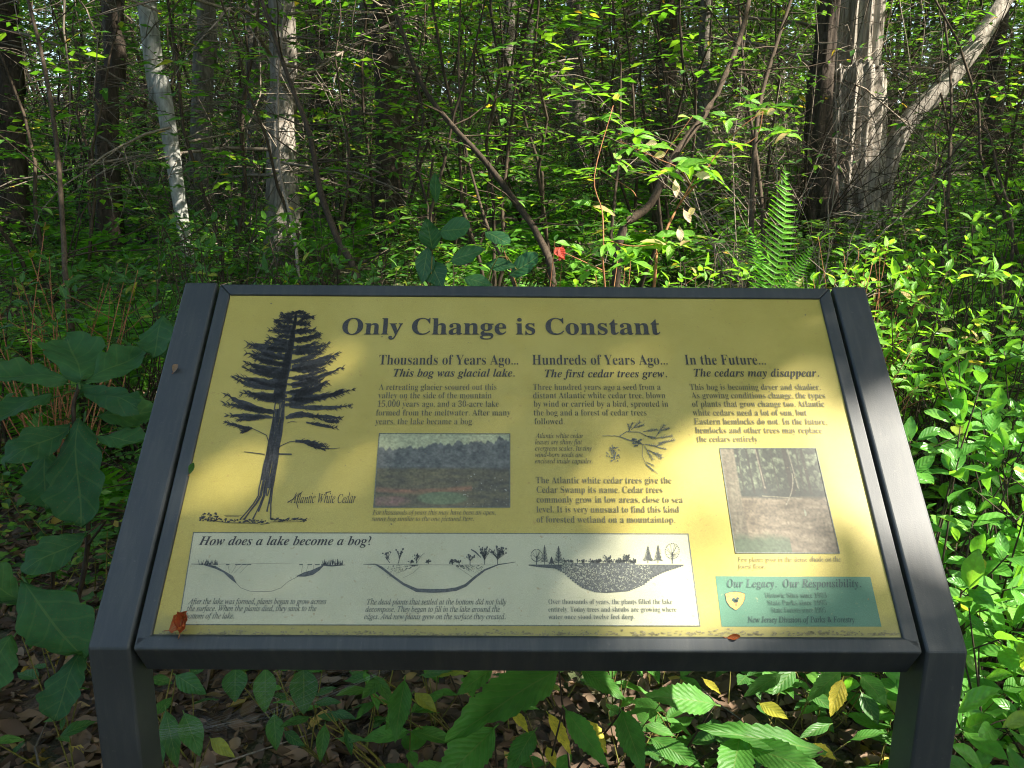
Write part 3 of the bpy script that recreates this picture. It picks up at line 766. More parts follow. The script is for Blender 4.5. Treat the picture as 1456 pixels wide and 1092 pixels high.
# the two printed photographs: fine colour grids
def vnoise(x, y, seed):
    def h(i, j):
        q = np.sin(i * 127.1 + j * 311.7 + seed * 74.7) * 43758.5453; return q - np.floor(q)
    i, j = np.floor(x), np.floor(y); fx, fy = x - i, y - j; fx = fx * fx * (3 - 2 * fx); fy = fy * fy * (3 - 2 * fy)
    return (h(i, j) * (1 - fx) + h(i + 1, j) * fx) * (1 - fy) + (h(i, j + 1) * (1 - fx) + h(i + 1, j + 1) * fx) * fy
def fbm(x, y, seed, o=4):
    s = 0; a = .5
    for k in range(o): s = s + a * vnoise(x * 2 ** k, y * 2 ** k, seed + k); a *= .5
    return s / (1 - .5 ** o)
def print_photo(corners, nx, ny, fn, name):
    u, v = np.meshgrid(np.linspace(0, 1, nx), np.linspace(0, 1, ny)); u = u.ravel(); v = v.ravel()
    C4 = [np.array(uv_of(*c)) for c in corners]   # tl tr br bl
    P = C4[0][None] * ((1 - u) * (1 - v))[:, None] + C4[1][None] * (u * (1 - v))[:, None] + C4[2][None] * (u * v)[:, None] + C4[3][None] * ((1 - u) * v)[:, None]
    V = P_O[None] + P[:, :1] * np.array([[1, 0, 0]]) + P[:, 1:] * P_UP[None] + P_N[None] * L1
    idx = np.arange(nx * ny).reshape(ny, nx); F = np.stack([idx[:-1, :-1], idx[1:, :-1], idx[1:, 1:], idx[:-1, 1:]], -1).reshape(-1, 4)
    c = fn(u, v); c = np.clip(np.concatenate([c, np.ones((len(u), 1))], 1), 0, 1)
    link(name, mesh_np(name, V, F, smooth=False, mat=M_PRINT, C=c), panel)
def L_(c): return np.array(c)[None]
def mix_(a, b, t): t = np.clip(t, 0, 1)[:, None]; return a * (1 - t) + b * t
def bog_photo(u, v):
    sky_ = L_((.40, .42, .25)) * (1 + .1 * (fbm(u * 6, v * 6, 2) - .5))[:, None]
    tl = .21 - .13 * u + .05 * (fbm(u * 34, v * 0, 3) - .5) * 2 + .03 * (vnoise(u * 70, v * 9, 9) - .5)
    spires = .05 * np.maximum(0, 1 - np.abs(u - .62) * 30) + .05 * np.maximum(0, 1 - np.abs(u - .43) * 25) + .04 * np.maximum(0, 1 - np.abs(u - .92) * 25)
    tree = mix_(L_((.075, .085, .075)) * np.ones((len(u), 1)), L_((.20, .20, .18)), fbm(u * 26, v * 18, 4) * 1.3 - .25)
    c = mix_(sky_ * np.ones((len(u), 1)), tree, (v - tl + spires) * 40)
    fld = mix_(L_((.16, .14, .07)) * np.ones((len(u), 1)), L_((.085, .08, .055)), fbm(u * 10, v * 22, 5) * 1.6 - .3 + (u - .5) * .4)
    c = mix_(c, fld, (v - .46) * 25)
    c = mix_(c, L_((.30, .15, .085)), np.maximum(0, 1 - np.abs(v - .76 - .03 * np.sin(u * 5)) * 22) * (u < .72) * (fbm(u * 12, v * 20, 6)) * 1.6)
    c = mix_(c, L_((.13, .17, .09)), (1 - (((u - .5) / .20) ** 2 + ((v - .88) / .09) ** 2)) * 3)
    c = mix_(c, L_((.34, .17, .15)), np.maximum(0, 1 - ((u - .12) / .16) ** 2 - ((v - .92) / .08) ** 2) * .8 * fbm(u * 30, v * 30, 8) * 1.6)
    c = c * (0.5 + .6 * fbm(u * 70, v * 50, 7, 3) + .3 * (vnoise(u * 70, v * 45, 19) - .5))[:, None]
    c = mix_(c, L_((.36, .36, .30)), (vnoise(u * 90, v * 60, 12) > .93) * (v > .55) * (u > .6) * .7)
    return c
def woods_photo(u, v):
    n = fbm(u * 34 + 2 * fbm(u * 9, v * 9, 77), v * 26, 21, 5)
    c = mix_(L_((.05, .065, .05)) * np.ones((len(u), 1)), L_((.30, .36, .24)), (n - .40) * 2.0 * (v < .42) + (n - .6) * .6)
    floor_ = mix_(L_((.15, .12, .08)) * np.ones((len(u), 1)), L_((.37, .30, .22)), fbm(u * 9, v * 26, 22) * 1.5 - .35 + .4 * (v - .6))
    c = mix_(c, L_((.045, .06, .05)), (v - .34) * 9 * (fbm(u * 10, v * 10, 23) + .3))
    c = mix_(c, floor_, (v - .47 - .05 * (vnoise(u * 4, u * 0, 24) - .5)) * 30)
    for x0, w, a, b, dk in ((.27, .014, 0, .45, .04), (.38, .022, 0, .45, .06), (.66, .03, 0, .46, .05), (.17, .012, 0, .44, .05), (.84, .02, 0, .46, .06), (.78, .012, 0, .45, .06), (.52, .01, 0, .44, .07)):
        c = mix_(c, L_((dk, dk, dk * .8)), (w - np.abs(u - x0 - .03 * v)) * 120 * (v < b))
    for x0, w in ((.365, .010), (.70, .009)):
        c = mix_(c, L_((.36, .32, .25)), (w - np.abs(u - x0 - .08 * v)) * 150 * (v < .4) * (fbm(u * 5, v * 40, 33) + .2))
    c = mix_(c, L_((.40, .36, .28)), (.007 - np.abs(u - .70 + .22 * (v - .25) ** 2 * 6 * (v > .25))) * 200 * (v > .25) * (v < .56))
    c = mix_(c, L_((.34, .31, .22)), (.006 - np.abs(v - .475 - .06 * (u - .4))) * 200 * (u > .35) * (u < .75))
    tr = mix_(L_((.30, .27, .20)) * np.ones((len(u), 1)), L_((.18, .15, .11)), fbm(u * 40, v * 5, 30) * 1.5 - .2)
    c = mix_(c, tr, (.10 + .06 * np.maximum(0, v - .6) - np.abs(u - .05 - .0 * v)) * 60 * (v < .86))
    c = mix_(c, L_((.10, .15, .09)), (v - .84 - .1 * u + .1 * fbm(u * 8, v * 8, 31)) * 14 * (u < .55))
    c = mix_(c, L_((.40, .42, .32)), (1 - ((u - .75) / .012) ** 2 - ((v - .63) / .035) ** 2) * 3)
    g_ = (.42 + .62 * fbm(u * 60, v * 60, 32, 3) + .35 * (vnoise(u * 55, v * 62, 35) - .5))
    return c * np.array([[.60, .60, .55]]) * g_[:, None]
print_photo(PH1, 210, 120, bog_photo, 'bog_photograph')
print_photo(PH2, 150, 180, woods_photo, 'woods_photograph')

# grime crumbs along the lower edge, bird specks
S = Strokes(L2); random.seed(3)
for i in range(560):
    x = random.uniform(222, 1280); S.blob(x, 902.5 - abs(random.gauss(0, 3.4)), random.uniform(.6, 3.4), random.uniform(.4, 1.7), 6)
for i in range(150):
    S.blob(random.uniform(330, 1160), random.uniform(425, 900), random.uniform(.3, .8), random.uniform(.3, .7), 6)
for x, y in ((385, 430), (543, 477), (556, 744), (1146, 446), (1236, 851)): S.blob(x, y, 1.3, 1.1)
S.done('grime', ink('grime_brown', (.16, .14, .06)))['kind'] = 'stuff'

# ------------------------------------------------------------------ leaf shapes
def leaf_hi(kind, seed, wid=.5, n=16, droop=.15, fold=.12, curl=.0):
    """a leaf of length 1 along +Y, base at the origin, blade in XY; rows of five vertices"""
    r = random.Random(seed); V = []; UV_ = []
    for i in range(n + 1):
        t = i / n
        if kind == 'ovate': w = sin(pi * t ** .78) ** .8 * (1 - .25 * t)
        elif kind == 'obovate': w = sin(pi * t ** 1.35) ** .8
        elif kind == 'ellip': w = sin(pi * t) ** .75
        elif kind == 'round': w = sqrt(max(0, 1 - (2 * t - 1) ** 2)) * 1.0
        elif kind == 'serr': w = sin(pi * t ** .72) ** .85 * (1 - .2 * t) * (1 + (.07 if i % 2 else -.05))
        elif kind == 'oak':
            w = (sin(pi * t ** 1.3) ** .5) * (.80 + .24 * abs(sin(pi * 3.5 * t + .3 + .2 * sin(seed))) ** .6)
        w = max(w, .012) * wid / 2
        cx = .03 * sin(t * 3 + seed) * (kind == 'oak')
        for q in (-1, -.5, 0, .5, 1):
            x = cx + q * w
            y = t * (1 if kind != 'serr' else 1) + (.012 if kind == 'serr' and abs(q) == 1 and i % 2 else 0) + abs(q) * (.10 * w / (wid / 2)) * (1 - t)
            z = fold * abs(q) * w * 2 - droop * t * t + .012 * sin(t * 26 + abs(q) * 2) * abs(q) + .022 * sin(seed + t * 5 + q * 2) * (1 + 1.6 * (kind == 'oak')) + .014 * sin(seed * 2 + t * 17) * abs(q)
            z -= curl * (q * q) * w * 2
            V.append((x, y, z)); UV_.append(((q + 1) / 2, t))
    F = [(i * 5 + k, i * 5 + k + 1, (i + 1) * 5 + k + 1, (i + 1) * 5 + k) for i in range(n) for k in range(4)]
    V = np.array(V); F = np.array(F); UV_ = np.array(UV_)
    return V, F, UV_[F.ravel()]

def petiole_add(V, F, UVl, l=.12, w=.012):
    b = len(V); v2 = np.array([(-w, -l, -.0), (w, -l, 0), (w, .02, .002), (-w, .02, .002), (0, -l, -w * 1.5), (0, .02, -w * 1.5)])
    f2 = np.array([(b, b + 1, b + 2, b + 3), (b, b + 3, b + 5, b + 4), (b + 1, b + 4, b + 5, b + 2)])
    u2 = np.full((12, 2), .5)
    return np.vstack([V, v2]), np.vstack([F, f2]), np.vstack([UVl, u2])

_lm = {}
def leaf_mesh(kind, mat, wid, var, n=12, droop=.15, fold=.12, curl=0., pet=.1):
    key = (kind, mat.name, round(wid, 2), var)
    if key not in _lm:
        V, F, U = leaf_hi(kind, var * 3 + 1, wid, n, droop, fold, curl)
        if pet: V, F, U = petiole_add(V, F, U, pet)
        _lm[key] = mesh_np('leaf', V, F, U, mat=mat)
    return _lm[key]

def orient(base, direction, normal, s):
    y = Vector(direction).normalized(); z = Vector(normal); z = (z - y * z.dot(y))
    if z.length < 1e-4: z = Vector((0, 0, 1)) - y * y.z
    z.normalize(); x = y.cross(z)
    M = Matrix(((x.x * s, y.x * s, z.x * s, base[0]), (x.y * s, y.y * s, z.y * s, base[1]), (x.z * s, y.z * s, z.z * s, base[2]), (0, 0, 0, 1)))
    return M

def put_leaf(me, base, direction, normal, s, parent, name='leaf'):
    o = bpy.data.objects.new(name, me); COL.objects.link(o); o.parent = parent
    o.matrix_parent_inverse = Matrix.Translation(parent.location).inverted()
    o.matrix_basis = orient(base, direction, normal, s)
    return o

def jit(a=.3):
    return Vector((random.uniform(-a, a), random.uniform(-a, a), random.uniform(-a, a)))

# numpy batches for masses of leaves
def batch(template, P, Y, Zn, s):
    """template (V, F, UVloops); P positions, Y directions, Zn normals (n,3), s scale (n,)"""
    tv, tf, tu = template
    Y = Y / (np.linalg.norm(Y, axis=1, keepdims=True) + 1e-9)
    Zn = Zn - Y * (Y * Zn).sum(1, keepdims=True); Zn /= (np.linalg.norm(Zn, axis=1, keepdims=True) + 1e-9)
    X = np.cross(Y, Zn)
    R = np.stack([X, Y, Zn], 2) * s[:, None, None]
    V = np.einsum('nij,vj->nvi', R, tv) + P[:, None, :]
    n, k = len(P), len(tv)
    F = tf[None] + (np.arange(n) * k)[:, None, None]
    UVv = np.broadcast_to(tu[None], (n, *tu.shape)).reshape(-1, 2)
    return V.reshape(-1, 3), F.reshape(-1, tf.shape[1]), UVv
T_SMALL = (np.array([(0, 0, 0), (.25, .45, .04), (0, 1, -.08), (-.25, .45, .04), (0, .45, -.03)]), np.array([(0, 1, 4), (1, 2, 4), (2, 3, 4), (3, 0, 4)]), np.full((12, 2), .5))
T_TINY = (np.array([(0, 0, 0), (.30, .5, .06), (0, 1, 0), (-.30, .5, .06)]), np.array([(0, 1, 2), (0, 2, 3)]), np.full((6, 2), .5))
def t_curl():
    V = np.array([(0, -.15, 0), (.20, .22, .10), (.27, .50, .16), (.15, .80, .08), (.02, 1.05, .16), (-.16, .78, .14), (-.24, .45, .05), (-.17, .2, .16), (0, .25, .0), (0, .7, -.03)])
    return V, np.array([(0, 1, 8), (1, 2, 8), (2, 9, 8), (2, 3, 9), (3, 4, 9), (4, 5, 9), (5, 6, 9), (6, 8, 9), (6, 7, 8), (7, 0, 8)]), np.full((30, 2), .5)
T_CURL = t_curl()
def merge(parts):
    Vs, Fs, Us = [], [], []; b = 0
    for V, F, U in parts:
        Vs.append(V); Fs.append(F + b); Us.append(U); b += len(V)
    return np.vstack(Vs), np.vstack(Fs), np.vstack(Us)
def rdir(n, up=0.3):
    a = rng.uniform(0, 2 * pi, n); z = rng.normal(0, up, n); return np.stack([np.cos(a), np.sin(a), z], 1)
def rnorm(n, tilt=.5):
    v = rng.normal(0, tilt, (n, 3)); v[:, 2] += 1; return v

# ------------------------------------------------------------------ hand-placed near plants
def plant_leaf(root, kind, mat, base, tip, wpx, d0, d1, up=(0, -.35, 1), tw=0., n=14, droop=.1, fold=.1, curl=0.0, pet=.1, name='leaf'):
    """a leaf whose base and tip lie at two points of space; wpx gives its breadth"""
    a = at(*base, d0); b = at(*tip, d1); l = (b - a).length
    wid = min(1.6, max(.2, wpx / FPX * (d0 + d1) / 2 / l))
    me = leaf_mesh(kind, mat, round(wid * 20) / 20, random.randint(0, 2), n=n, droop=droop, fold=fold, curl=curl, pet=pet)
    return put_leaf(me, a, b - a, Vector(up) + jit(.25 + tw), l, root, name)

def stem_mesh(paths, mat, sides=6, name='stem'):
    mb = MB()
    for pts, r0, r1 in paths:
        n = len(pts); mb.tube(pts, [r0 + (r1 - r0) * i / max(1, n - 1) for i in range(n)], sides, wob=.06)
    return mb.mesh(name, mat)

def curve(pts, k=5, amp=0.0):
    """Catmull-Rom through the points"""
    P = [Vector(p) for p in pts]; P = [P[0] * 2 - P[1]] + P + [P[-1] * 2 - P[-2]]; o = []
    for i in range(1, len(P) - 2):
        for j in range(k):
            t = j / k; a, b, c, d = P[i - 1], P[i], P[i + 1], P[i + 2]
            q = .5 * ((2 * b) + (c - a) * t + (2 * a - 5 * b + 4 * c - d) * t * t + (3 * b - a - 3 * c + d) * t ** 3)
            o.append(q + jit(amp) if amp else q)
    o.append(P[-2]); return o

def on_ground(x, y, dz=0.0): return Vector((x, y, gzf(x, y) + dz))

# oak sapling with big lobed leaves, left of the sign
random.seed(21)
b0 = on_ground(-1.28, 1.15)
oak = empty('oak_sapling', b0, 'young oak with large dark lobed leaves just left of the sign', 'sapling')
hub = at(112, 548, 2.05); hub2 = at(105, 600, 2.0); hub3 = at(20, 770, 1.9)
link('stem', stem_mesh([(curve([b0, (b0 + hub) / 2 + Vector((.05, .02, 0)), hub2, hub]), .008, .004), (curve([b0 + Vector((0, 0, .15)), hub3 + Vector((.05, .05, -.08)), hub3]), .005, .003),
                        (curve([(b0 + hub) / 2 + Vector((.05, .02, 0)), at(150, 740, 1.95), at(122, 760, 1.9)]), .004, .002)], M_STEM), oak)
for bs, tp, w, d0, d1 in [((112, 545), (97, 470), 82, 2.05, 2.2), ((95, 545), (-20, 522), 66, 2.03, 2.0), ((108, 556), (195, 572), 62, 2.05, 1.95), ((118, 548), (205, 488), 62, 2.07, 2.2),
                          ((75, 565), (-30, 592), 62, 2.02, 1.9), ((120, 598), (103, 742), 92, 2.0, 1.85), ((98, 603), (8, 655), 62, 2.0, 1.85), ((140, 592), (222, 580), 52, 2.05, 2.1),
                          ((140, 622), (208, 622), 40, 2.0, 1.95), ((122, 758), (30, 812), 60, 1.9, 1.8), ((38, 828), (112, 925), 92, 1.85, 1.7), ((238, 452), (213, 500), 52, 2.25, 2.1),
                          ((30, 850), (-50, 800), 62, 1.9, 1.85), ((118, 930), (70, 1020), 66, 1.75, 1.65), ((20, 905), (-35, 985), 70, 1.8, 1.7), ((225, 458), (258, 520), 46, 2.3, 2.2), ((70, 640), (60, 720), 60, 2.1, 2.0)]:
    plant_leaf(oak, 'oak', M_OAKLEAF, bs, tp, w, d0, d1, up=(.1, -.5, 1), n=26, droop=.08, fold=.08)

# serrated-leaf shrub growing under the sign
random.seed(22)
b0 = on_ground(.05, .62)
ser = empty('serrated_shrub', b0, 'low shrub with broad toothed leaves reaching out beneath the lower rail of the sign', 'shrub')
paths = []
for q, d in (((795, 955), 1.33), ((700, 1035), 1.3), ((1018, 1000), 1.32), ((885, 1010), 1.3), ((1170, 1068), 1.32), ((1050, 1045), 1.3), ((800, 1010), 1.28), ((640, 960), 1.45)):
    p = at(*q, d); paths.append((curve([b0 + jit(.02), (b0 * .45 + p * .55) + jit(.04) + Vector((0, 0, -.05)), p]), .0035, .0015))
link('stem', stem_mesh(paths, M_STEM, 5), ser)
for bs, tp, w, d0, d1 in [((792, 957), (636, 1034), 80, 1.34, 1.2), ((702, 1036), (618, 1118), 66, 1.28, 1.2), ((1016, 1002), (925, 984), 44, 1.3, 1.25), ((884, 1012), (914, 1095), 42, 1.28, 1.2),
                          ((1172, 1072), (1008, 1024), 46, 1.34, 1.25), ((1052, 1048), (1036, 1130), 52, 1.3, 1.2), ((826, 950), (888, 990), 34, 1.4, 1.35), ((1195, 955), (1152, 990), 30, 1.5, 1.42),
                          ((805, 1010), (862, 1088), 36, 1.28, 1.2), ((575, 968), (560, 1052), 36, 1.5, 1.42), ((1060, 1060), (1180, 1100), 50, 1.3, 1.22), ((700, 950), (650, 985), 30, 1.5, 1.45),
                          ((925, 1050), (1000, 1090), 34, 1.4, 1.35), ((1225, 960), (1262, 1000), 32, 1.5, 1.45), ((640, 1090), (560, 1120), 40, 1.3, 1.25), ((1110, 960), (1060, 985), 26, 1.6, 1.55), ((760, 1040), (720, 1100), 40, 1.35, 1.3)]:
    plant_leaf(ser, 'serr', M_SERR, bs, tp, w, d0, d1, up=(-.1, -.7, 1), n=22, droop=.12, fold=.12)
for bs, tp, w in [((780, 1016), (814, 1070), 24), ((826, 1022), (866, 1070), 30), ((1198, 966), (1182, 1018), 25), ((728, 1010), (752, 1040), 16), ((778, 1062), (790, 1090), 16), ((1150, 1058), (1190, 1078), 22), ((1000, 965), (1025, 985), 12)]:
    plant_leaf(ser, 'serr', M_YEL, bs, tp, w, 1.36, 1.33, n=12)['label'] = 'yellowed leaf with brown spots'

# seedlings on the shaded floor under the sign
random.seed(23)
def seedling(b0, leaves, label, mat=None, kind='ovate', group=None, cat='seedling'):
    e = empty('seedling', b0, label, cat, group)
    paths = []
    for bs, tp, w, d in leaves:
        p = at(*bs, d); paths.append((curve([b0, (b0 + p) / 2 + jit(.02), p], 3), .002, .001))
    link('stem', stem_mesh(paths, M_GSTEM, 4), e)
    for bs, tp, w, d in leaves:
        plant_leaf(e, kind, mat or M_SERRD, bs, tp, w, d, d - .05, up=(0, -.6, 1), n=8)
seedling(on_ground(-.75, .72), [((262, 1015), (284, 1072), 38, 1.45), ((236, 1010), (250, 1090), 34, 1.5), ((225, 1050), (215, 1110), 30, 1.45), ((300, 1050), (330, 1075), 22, 1.45), ((250, 960), (290, 985), 30, 1.6)],
         'seedling with a drooping blue-green leaf close beside the left post of the sign')
seedling(on_ground(-.45, .85), [((335, 950), (333, 996), 40, 1.65), ((378, 950), (375, 1012), 36, 1.62), ((432, 950), (432, 1014), 44, 1.62), ((390, 1015), (392, 1065), 30, 1.55), ((405, 1040), (430, 1060), 18, 1.55)],
         'seedling with broad hanging dark leaves under the left half of the rail')
seedling(on_ground(-.28, .80), [((462, 1030), (455, 1082), 20, 1.5), ((492, 1035), (500, 1072), 15, 1.5), ((440, 1020), (400, 1030), 18, 1.5), ((470, 1012), (505, 1020), 16, 1.5), ((450, 1000), (480, 995), 16, 1.55), ((480, 1050), (520, 1050), 14, 1.5)],
         'small bright seedling with narrow leaves on the leaf litter under the sign')
seedling(on_ground(-.15, .95), [((545, 965), (515, 990), 24, 1.6), ((530, 960), (560, 1000), 20, 1.6), ((520, 980), (480, 985), 20, 1.6), ((600, 960), (640, 950), 22, 1.65), ((590, 985), (620, 1010), 22, 1.6)],
         'seedling with mid-green leaves left of the big toothed leaves')
seedling(on_ground(.75, .95), [((1130, 950), (1100, 985), 26, 1.75), ((1150, 985), (1190, 1010), 22, 1.7), ((1080, 1000), (1120, 1020), 22, 1.7), ((1225, 985), (1250, 1030), 26, 1.7), ((1180, 1030), (1140, 1045), 20, 1.65), ((1240, 960), (1200, 950), 24, 1.75)],
         'seedling with sunlit leaves just inside the right post of the sign')
# scattered seedlings around
def rand_seedling(x, y, h, nl, l, label, group, mat, kind='ovate', wid=.5):
    b0 = on_ground(x, y); e = empty('seedling', b0, label, 'seedling', group)
    ns = random.randint(1, 3); paths = []
    for s in range(ns):
        top = b0 + Vector((random.uniform(-.5, .5) * h, random.uniform(-.5, .5) * h, h * random.uniform(.7, 1.1)))
        c = curve([b0, (b0 + top) / 2 + jit(.02), top], 4); paths.append((c, .0022, .001))
        for i in range(nl // ns):
            p = c[random.randint(3, len(c) - 1)]; a = i * 2.4 + random.random()
            d = Vector((cos(a), sin(a), random.uniform(-.25, .35)))
            put_leaf(leaf_mesh(kind, mat, wid, random.randint(0, 2), n=8), p, d, Vector((0, 0, 1)) + jit(.35), l * random.uniform(.6, 1.15), e)
    link('stem', stem_mesh(paths, M_GSTEM, 4), e)
SEED_SPOTS = []
tries = 0
while len(SEED_SPOTS) < 110 and tries < 4000:
    tries += 1
    x = random.uniform(-2.1, 2.0); y = random.uniform(.75, 2.3)
    if all((x - a) ** 2 + (y - b) ** 2 > .022 for a, b in SEED_SPOTS): SEED_SPOTS.append((x, y))
EXTRA = []
while len(EXTRA) < 34:
    x, y = random.uniform(-.55, 1.0), random.uniform(.62, 1.7)
    if all((x - p) ** 2 + (y - q) ** 2 > .018 for p, q in EXTRA): EXTRA.append((x, y))
for x, y in EXTRA:
    rand_seedling(x, y, random.uniform(.18, .42), random.randint(7, 11), random.uniform(.065, .105), 'leafy green seedling', 'seedlings in the litter round the sign', M_SERR, 'ovate', random.choice((.45, .55)))
for x, y in SEED_SPOTS:
    h = random.uniform(.12, .38) if abs(x) < .7 else random.uniform(.2, .5)
    rand_seedling(x, y, h, random.randint(7, 13), random.uniform(.05, .085), 'leafy green seedling rooted in the brown litter round the posts', 'seedlings in the litter round the sign', M_SERRD, 'ovate', random.choice((.4, .5, .6)))

# ------------------------------------------------------------------ glossy bushes on the right (sunlit)
def bush(name, label, cx, cy, rx, ry, z0, z1, nstem, nleaf, ll, mat, wid=.46, kind='ellip', group=None, cat='bush', smat=M_STEM, seed=1):
    random.seed(seed)
    b0 = on_ground(cx, cy); e = empty(name, b0, label, cat, group); paths = []; tips = []
    for s in range(nstem):
        a = random.uniform(0, 2 * pi); rr = sqrt(random.random()); gb = gzf(cx, cy)
        top = Vector((cx + cos(a) * rr * rx, cy + sin(a) * rr * ry, gb + z0 + (z1 - z0) * (random.random() ** .8) * (1 - .35 * rr * rr)))
        st = b0 + Vector((random.uniform(-.25, .25) * rx, random.uniform(-.25, .25) * ry, 0))
        mid = st.lerp(top, .5) + jit(.05) + Vector((0, 0, .03)); c = curve([st, mid, top], 6); paths.append((c, .004, .0014))
        tips.append((c[-1], (c[-1] - c[-3]).normalized()))
        for k in range(random.randint(1, 3)):
            i = random.randint(4, len(c) - 2); a = random.uniform(0, 2 * pi); l = random.uniform(.06, .16)
            t = c[i] + Vector((cos(a), sin(a), .7)) * l; paths.append(([c[i], c[i].lerp(t, .5) + jit(.01), t], .0018, .001)); tips.append((t, (t - c[i]).normalized()))
    link('stem', stem_mesh(paths, smat, 5), e)
    per = max(3, nleaf // len(tips)); cnt = 0
    for p, d in tips:
        ph = random.random() * 6
        for j in range(per + random.randint(-1, 2)):
            if cnt >= 298: break
            cnt += 1
            a = ph + j * 2.4; back = j * .010 * (ll / .06)
            base = p - d * back
            out = Vector((cos(a), sin(a), 0)); out = (out - d * out.dot(d)); ln_ = out.length
            dr = (out + d * (.75 - .11 * j)).normalized()
            put_leaf(leaf_mesh(kind, mat, wid, random.randint(0, 2), n=8, droop=.12, fold=.16), base, dr, d + Vector((0, 0, .8)) + jit(.25), ll * random.uniform(.7, 1.15) * (.8 if j < 2 else 1), e)
    return e
bush('leatherleaf_bush', 'sunlit bush with glossy leaf whorls right beside the right arm of the sign', 1.00, .90, .32, .36, .25, .98, 28, 295, .082, M_BUSH, seed=31)
bush('leatherleaf_bush', 'tall bright bush at the right edge with upright oval leaves', 1.30, 1.10, .36, .38, .35, 1.12, 28, 295, .088, M_BUSH, seed=32, wid=.5)
bush('leatherleaf_bush', 'low bush of long green leaves at the foot of the right post', .98, .55, .26, .30, .12, .62, 24, 280, .088, M_BUSH, seed=33, wid=.42)
bush('leatherleaf_bush', 'yellow-green bush behind the upper right corner of the sign', 1.05, 2.0, .45, .40, .45, 1.02, 30, 295, .075, M_BLUE, seed=34, wid=.42, kind='ovate', smat=M_REDSTEM)
bush('leatherleaf_bush', 'loose light-green bush farther back at the right edge', 1.75, 2.2, .45, .40, .35, 1.12, 30, 295, .078, M_BLUE, seed=35, wid=.44, kind='ovate')
bush('leatherleaf_bush', 'broad sprays of pointed leaves directly behind the top rail at right', .62, 2.25, .40, .30, .35, .86, 24, 280, .078, M_BLUE, seed=36, wid=.38, kind='ovate')
bush('leatherleaf_bush', 'bush half hidden between the two tallest ones at the right', 1.55, 1.6, .4, .34, .3, .95, 24, 295, .08, M_BUSH, seed=37)
bush('leatherleaf_bush', 'lowest of the glossy bushes, in the bottom right corner', 1.22, .25, .25, .28, .08, .50, 20, 260, .085, M_BUSH, seed=38, wid=.44)

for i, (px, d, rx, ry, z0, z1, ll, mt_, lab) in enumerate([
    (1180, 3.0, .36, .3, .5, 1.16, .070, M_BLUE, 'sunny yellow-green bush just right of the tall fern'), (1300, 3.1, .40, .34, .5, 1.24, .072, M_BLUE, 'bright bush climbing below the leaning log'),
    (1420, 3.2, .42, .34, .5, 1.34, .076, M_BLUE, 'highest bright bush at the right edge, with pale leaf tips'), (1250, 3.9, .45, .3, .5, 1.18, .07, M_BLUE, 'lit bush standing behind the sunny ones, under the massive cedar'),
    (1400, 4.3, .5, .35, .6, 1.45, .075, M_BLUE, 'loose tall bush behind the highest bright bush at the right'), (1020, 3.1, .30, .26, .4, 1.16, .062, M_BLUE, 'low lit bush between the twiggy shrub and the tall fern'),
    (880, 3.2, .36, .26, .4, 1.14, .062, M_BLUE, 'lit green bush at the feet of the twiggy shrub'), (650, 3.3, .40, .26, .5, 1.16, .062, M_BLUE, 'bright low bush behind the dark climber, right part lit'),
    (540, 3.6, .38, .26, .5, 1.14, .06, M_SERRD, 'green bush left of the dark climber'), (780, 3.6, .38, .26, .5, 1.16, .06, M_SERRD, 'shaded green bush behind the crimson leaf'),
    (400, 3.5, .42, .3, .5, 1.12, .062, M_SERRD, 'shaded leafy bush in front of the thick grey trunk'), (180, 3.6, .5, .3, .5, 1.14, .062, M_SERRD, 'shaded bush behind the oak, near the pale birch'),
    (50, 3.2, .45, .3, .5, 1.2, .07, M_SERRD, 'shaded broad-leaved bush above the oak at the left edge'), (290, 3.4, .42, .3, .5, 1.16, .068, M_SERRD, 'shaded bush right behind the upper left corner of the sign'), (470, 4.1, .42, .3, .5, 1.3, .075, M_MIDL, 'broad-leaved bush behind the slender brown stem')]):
    x, y = at(px, 400, d).x, at(px, 400, d).y
    bush('leafy_bush', lab, x, y, rx, ry, z0, z1, 30, 240, ll, mt_, seed=440 + i, wid=.42, kind='ovate', smat=M_REDSTEM if i % 3 == 0 else M_STEM)

# ------------------------------------------------------------------ thin twiggy shrub behind the centre of the sign
random.seed(41)
b0 = on_ground(.42, 1.75)
blue = empty('twiggy_shrub', b0, 'thin reddish-stemmed shrub with lit yellow-green leaves behind the top rail', 'shrub')
def sp(lst, d): return [at(x, y, d + dz) for x, y, dz in lst]
stems = [([b0] + sp([(930, 408, 0), (938, 350, .02), (965, 292, .04), (985, 268, .05)], 2.5), .006, .003),
         (sp([(985, 268, .05), (965, 240, .05), (940, 228, .08), (905, 212, .1), (880, 200, .1)], 2.5), .0026, .001), (sp([(985, 268, .05), (1008, 235, .05), (1030, 205, .04), (1055, 180, .0), (1085, 158, 0)], 2.5), .0026, .001),
         (sp([(965, 292, .04), (990, 250, .0), (1010, 236, -.03)], 2.5), .002, .001), ([b0] + sp([(860, 408, 0), (858, 350, -.03), (856, 300, -.03), (845, 250, -.04), (872, 150, 0)], 2.45), .004, .001),
         (sp([(858, 385, 0), (830, 372, -.04), (800, 358, -.06)], 2.45), .002, .001), (sp([(858, 340, 0), (900, 350, .02), (950, 345, .04)], 2.45), .002, .001), (sp([(1085, 158, 0), (1075, 195, 0), (1035, 215, 0)], 2.5), .0015, .001),
         (sp([(940, 228, .08), (955, 205, .08), (985, 165, .1)], 2.5), .0015, .0008), (sp([(905, 280, 0), (895, 268, 0), (850, 240, .0)], 2.45), .0015, .0008)]
link('stem', stem_mesh([(curve(p, 4), a, b) for p, a, b in stems], M_REDSTEM, 5), blue)
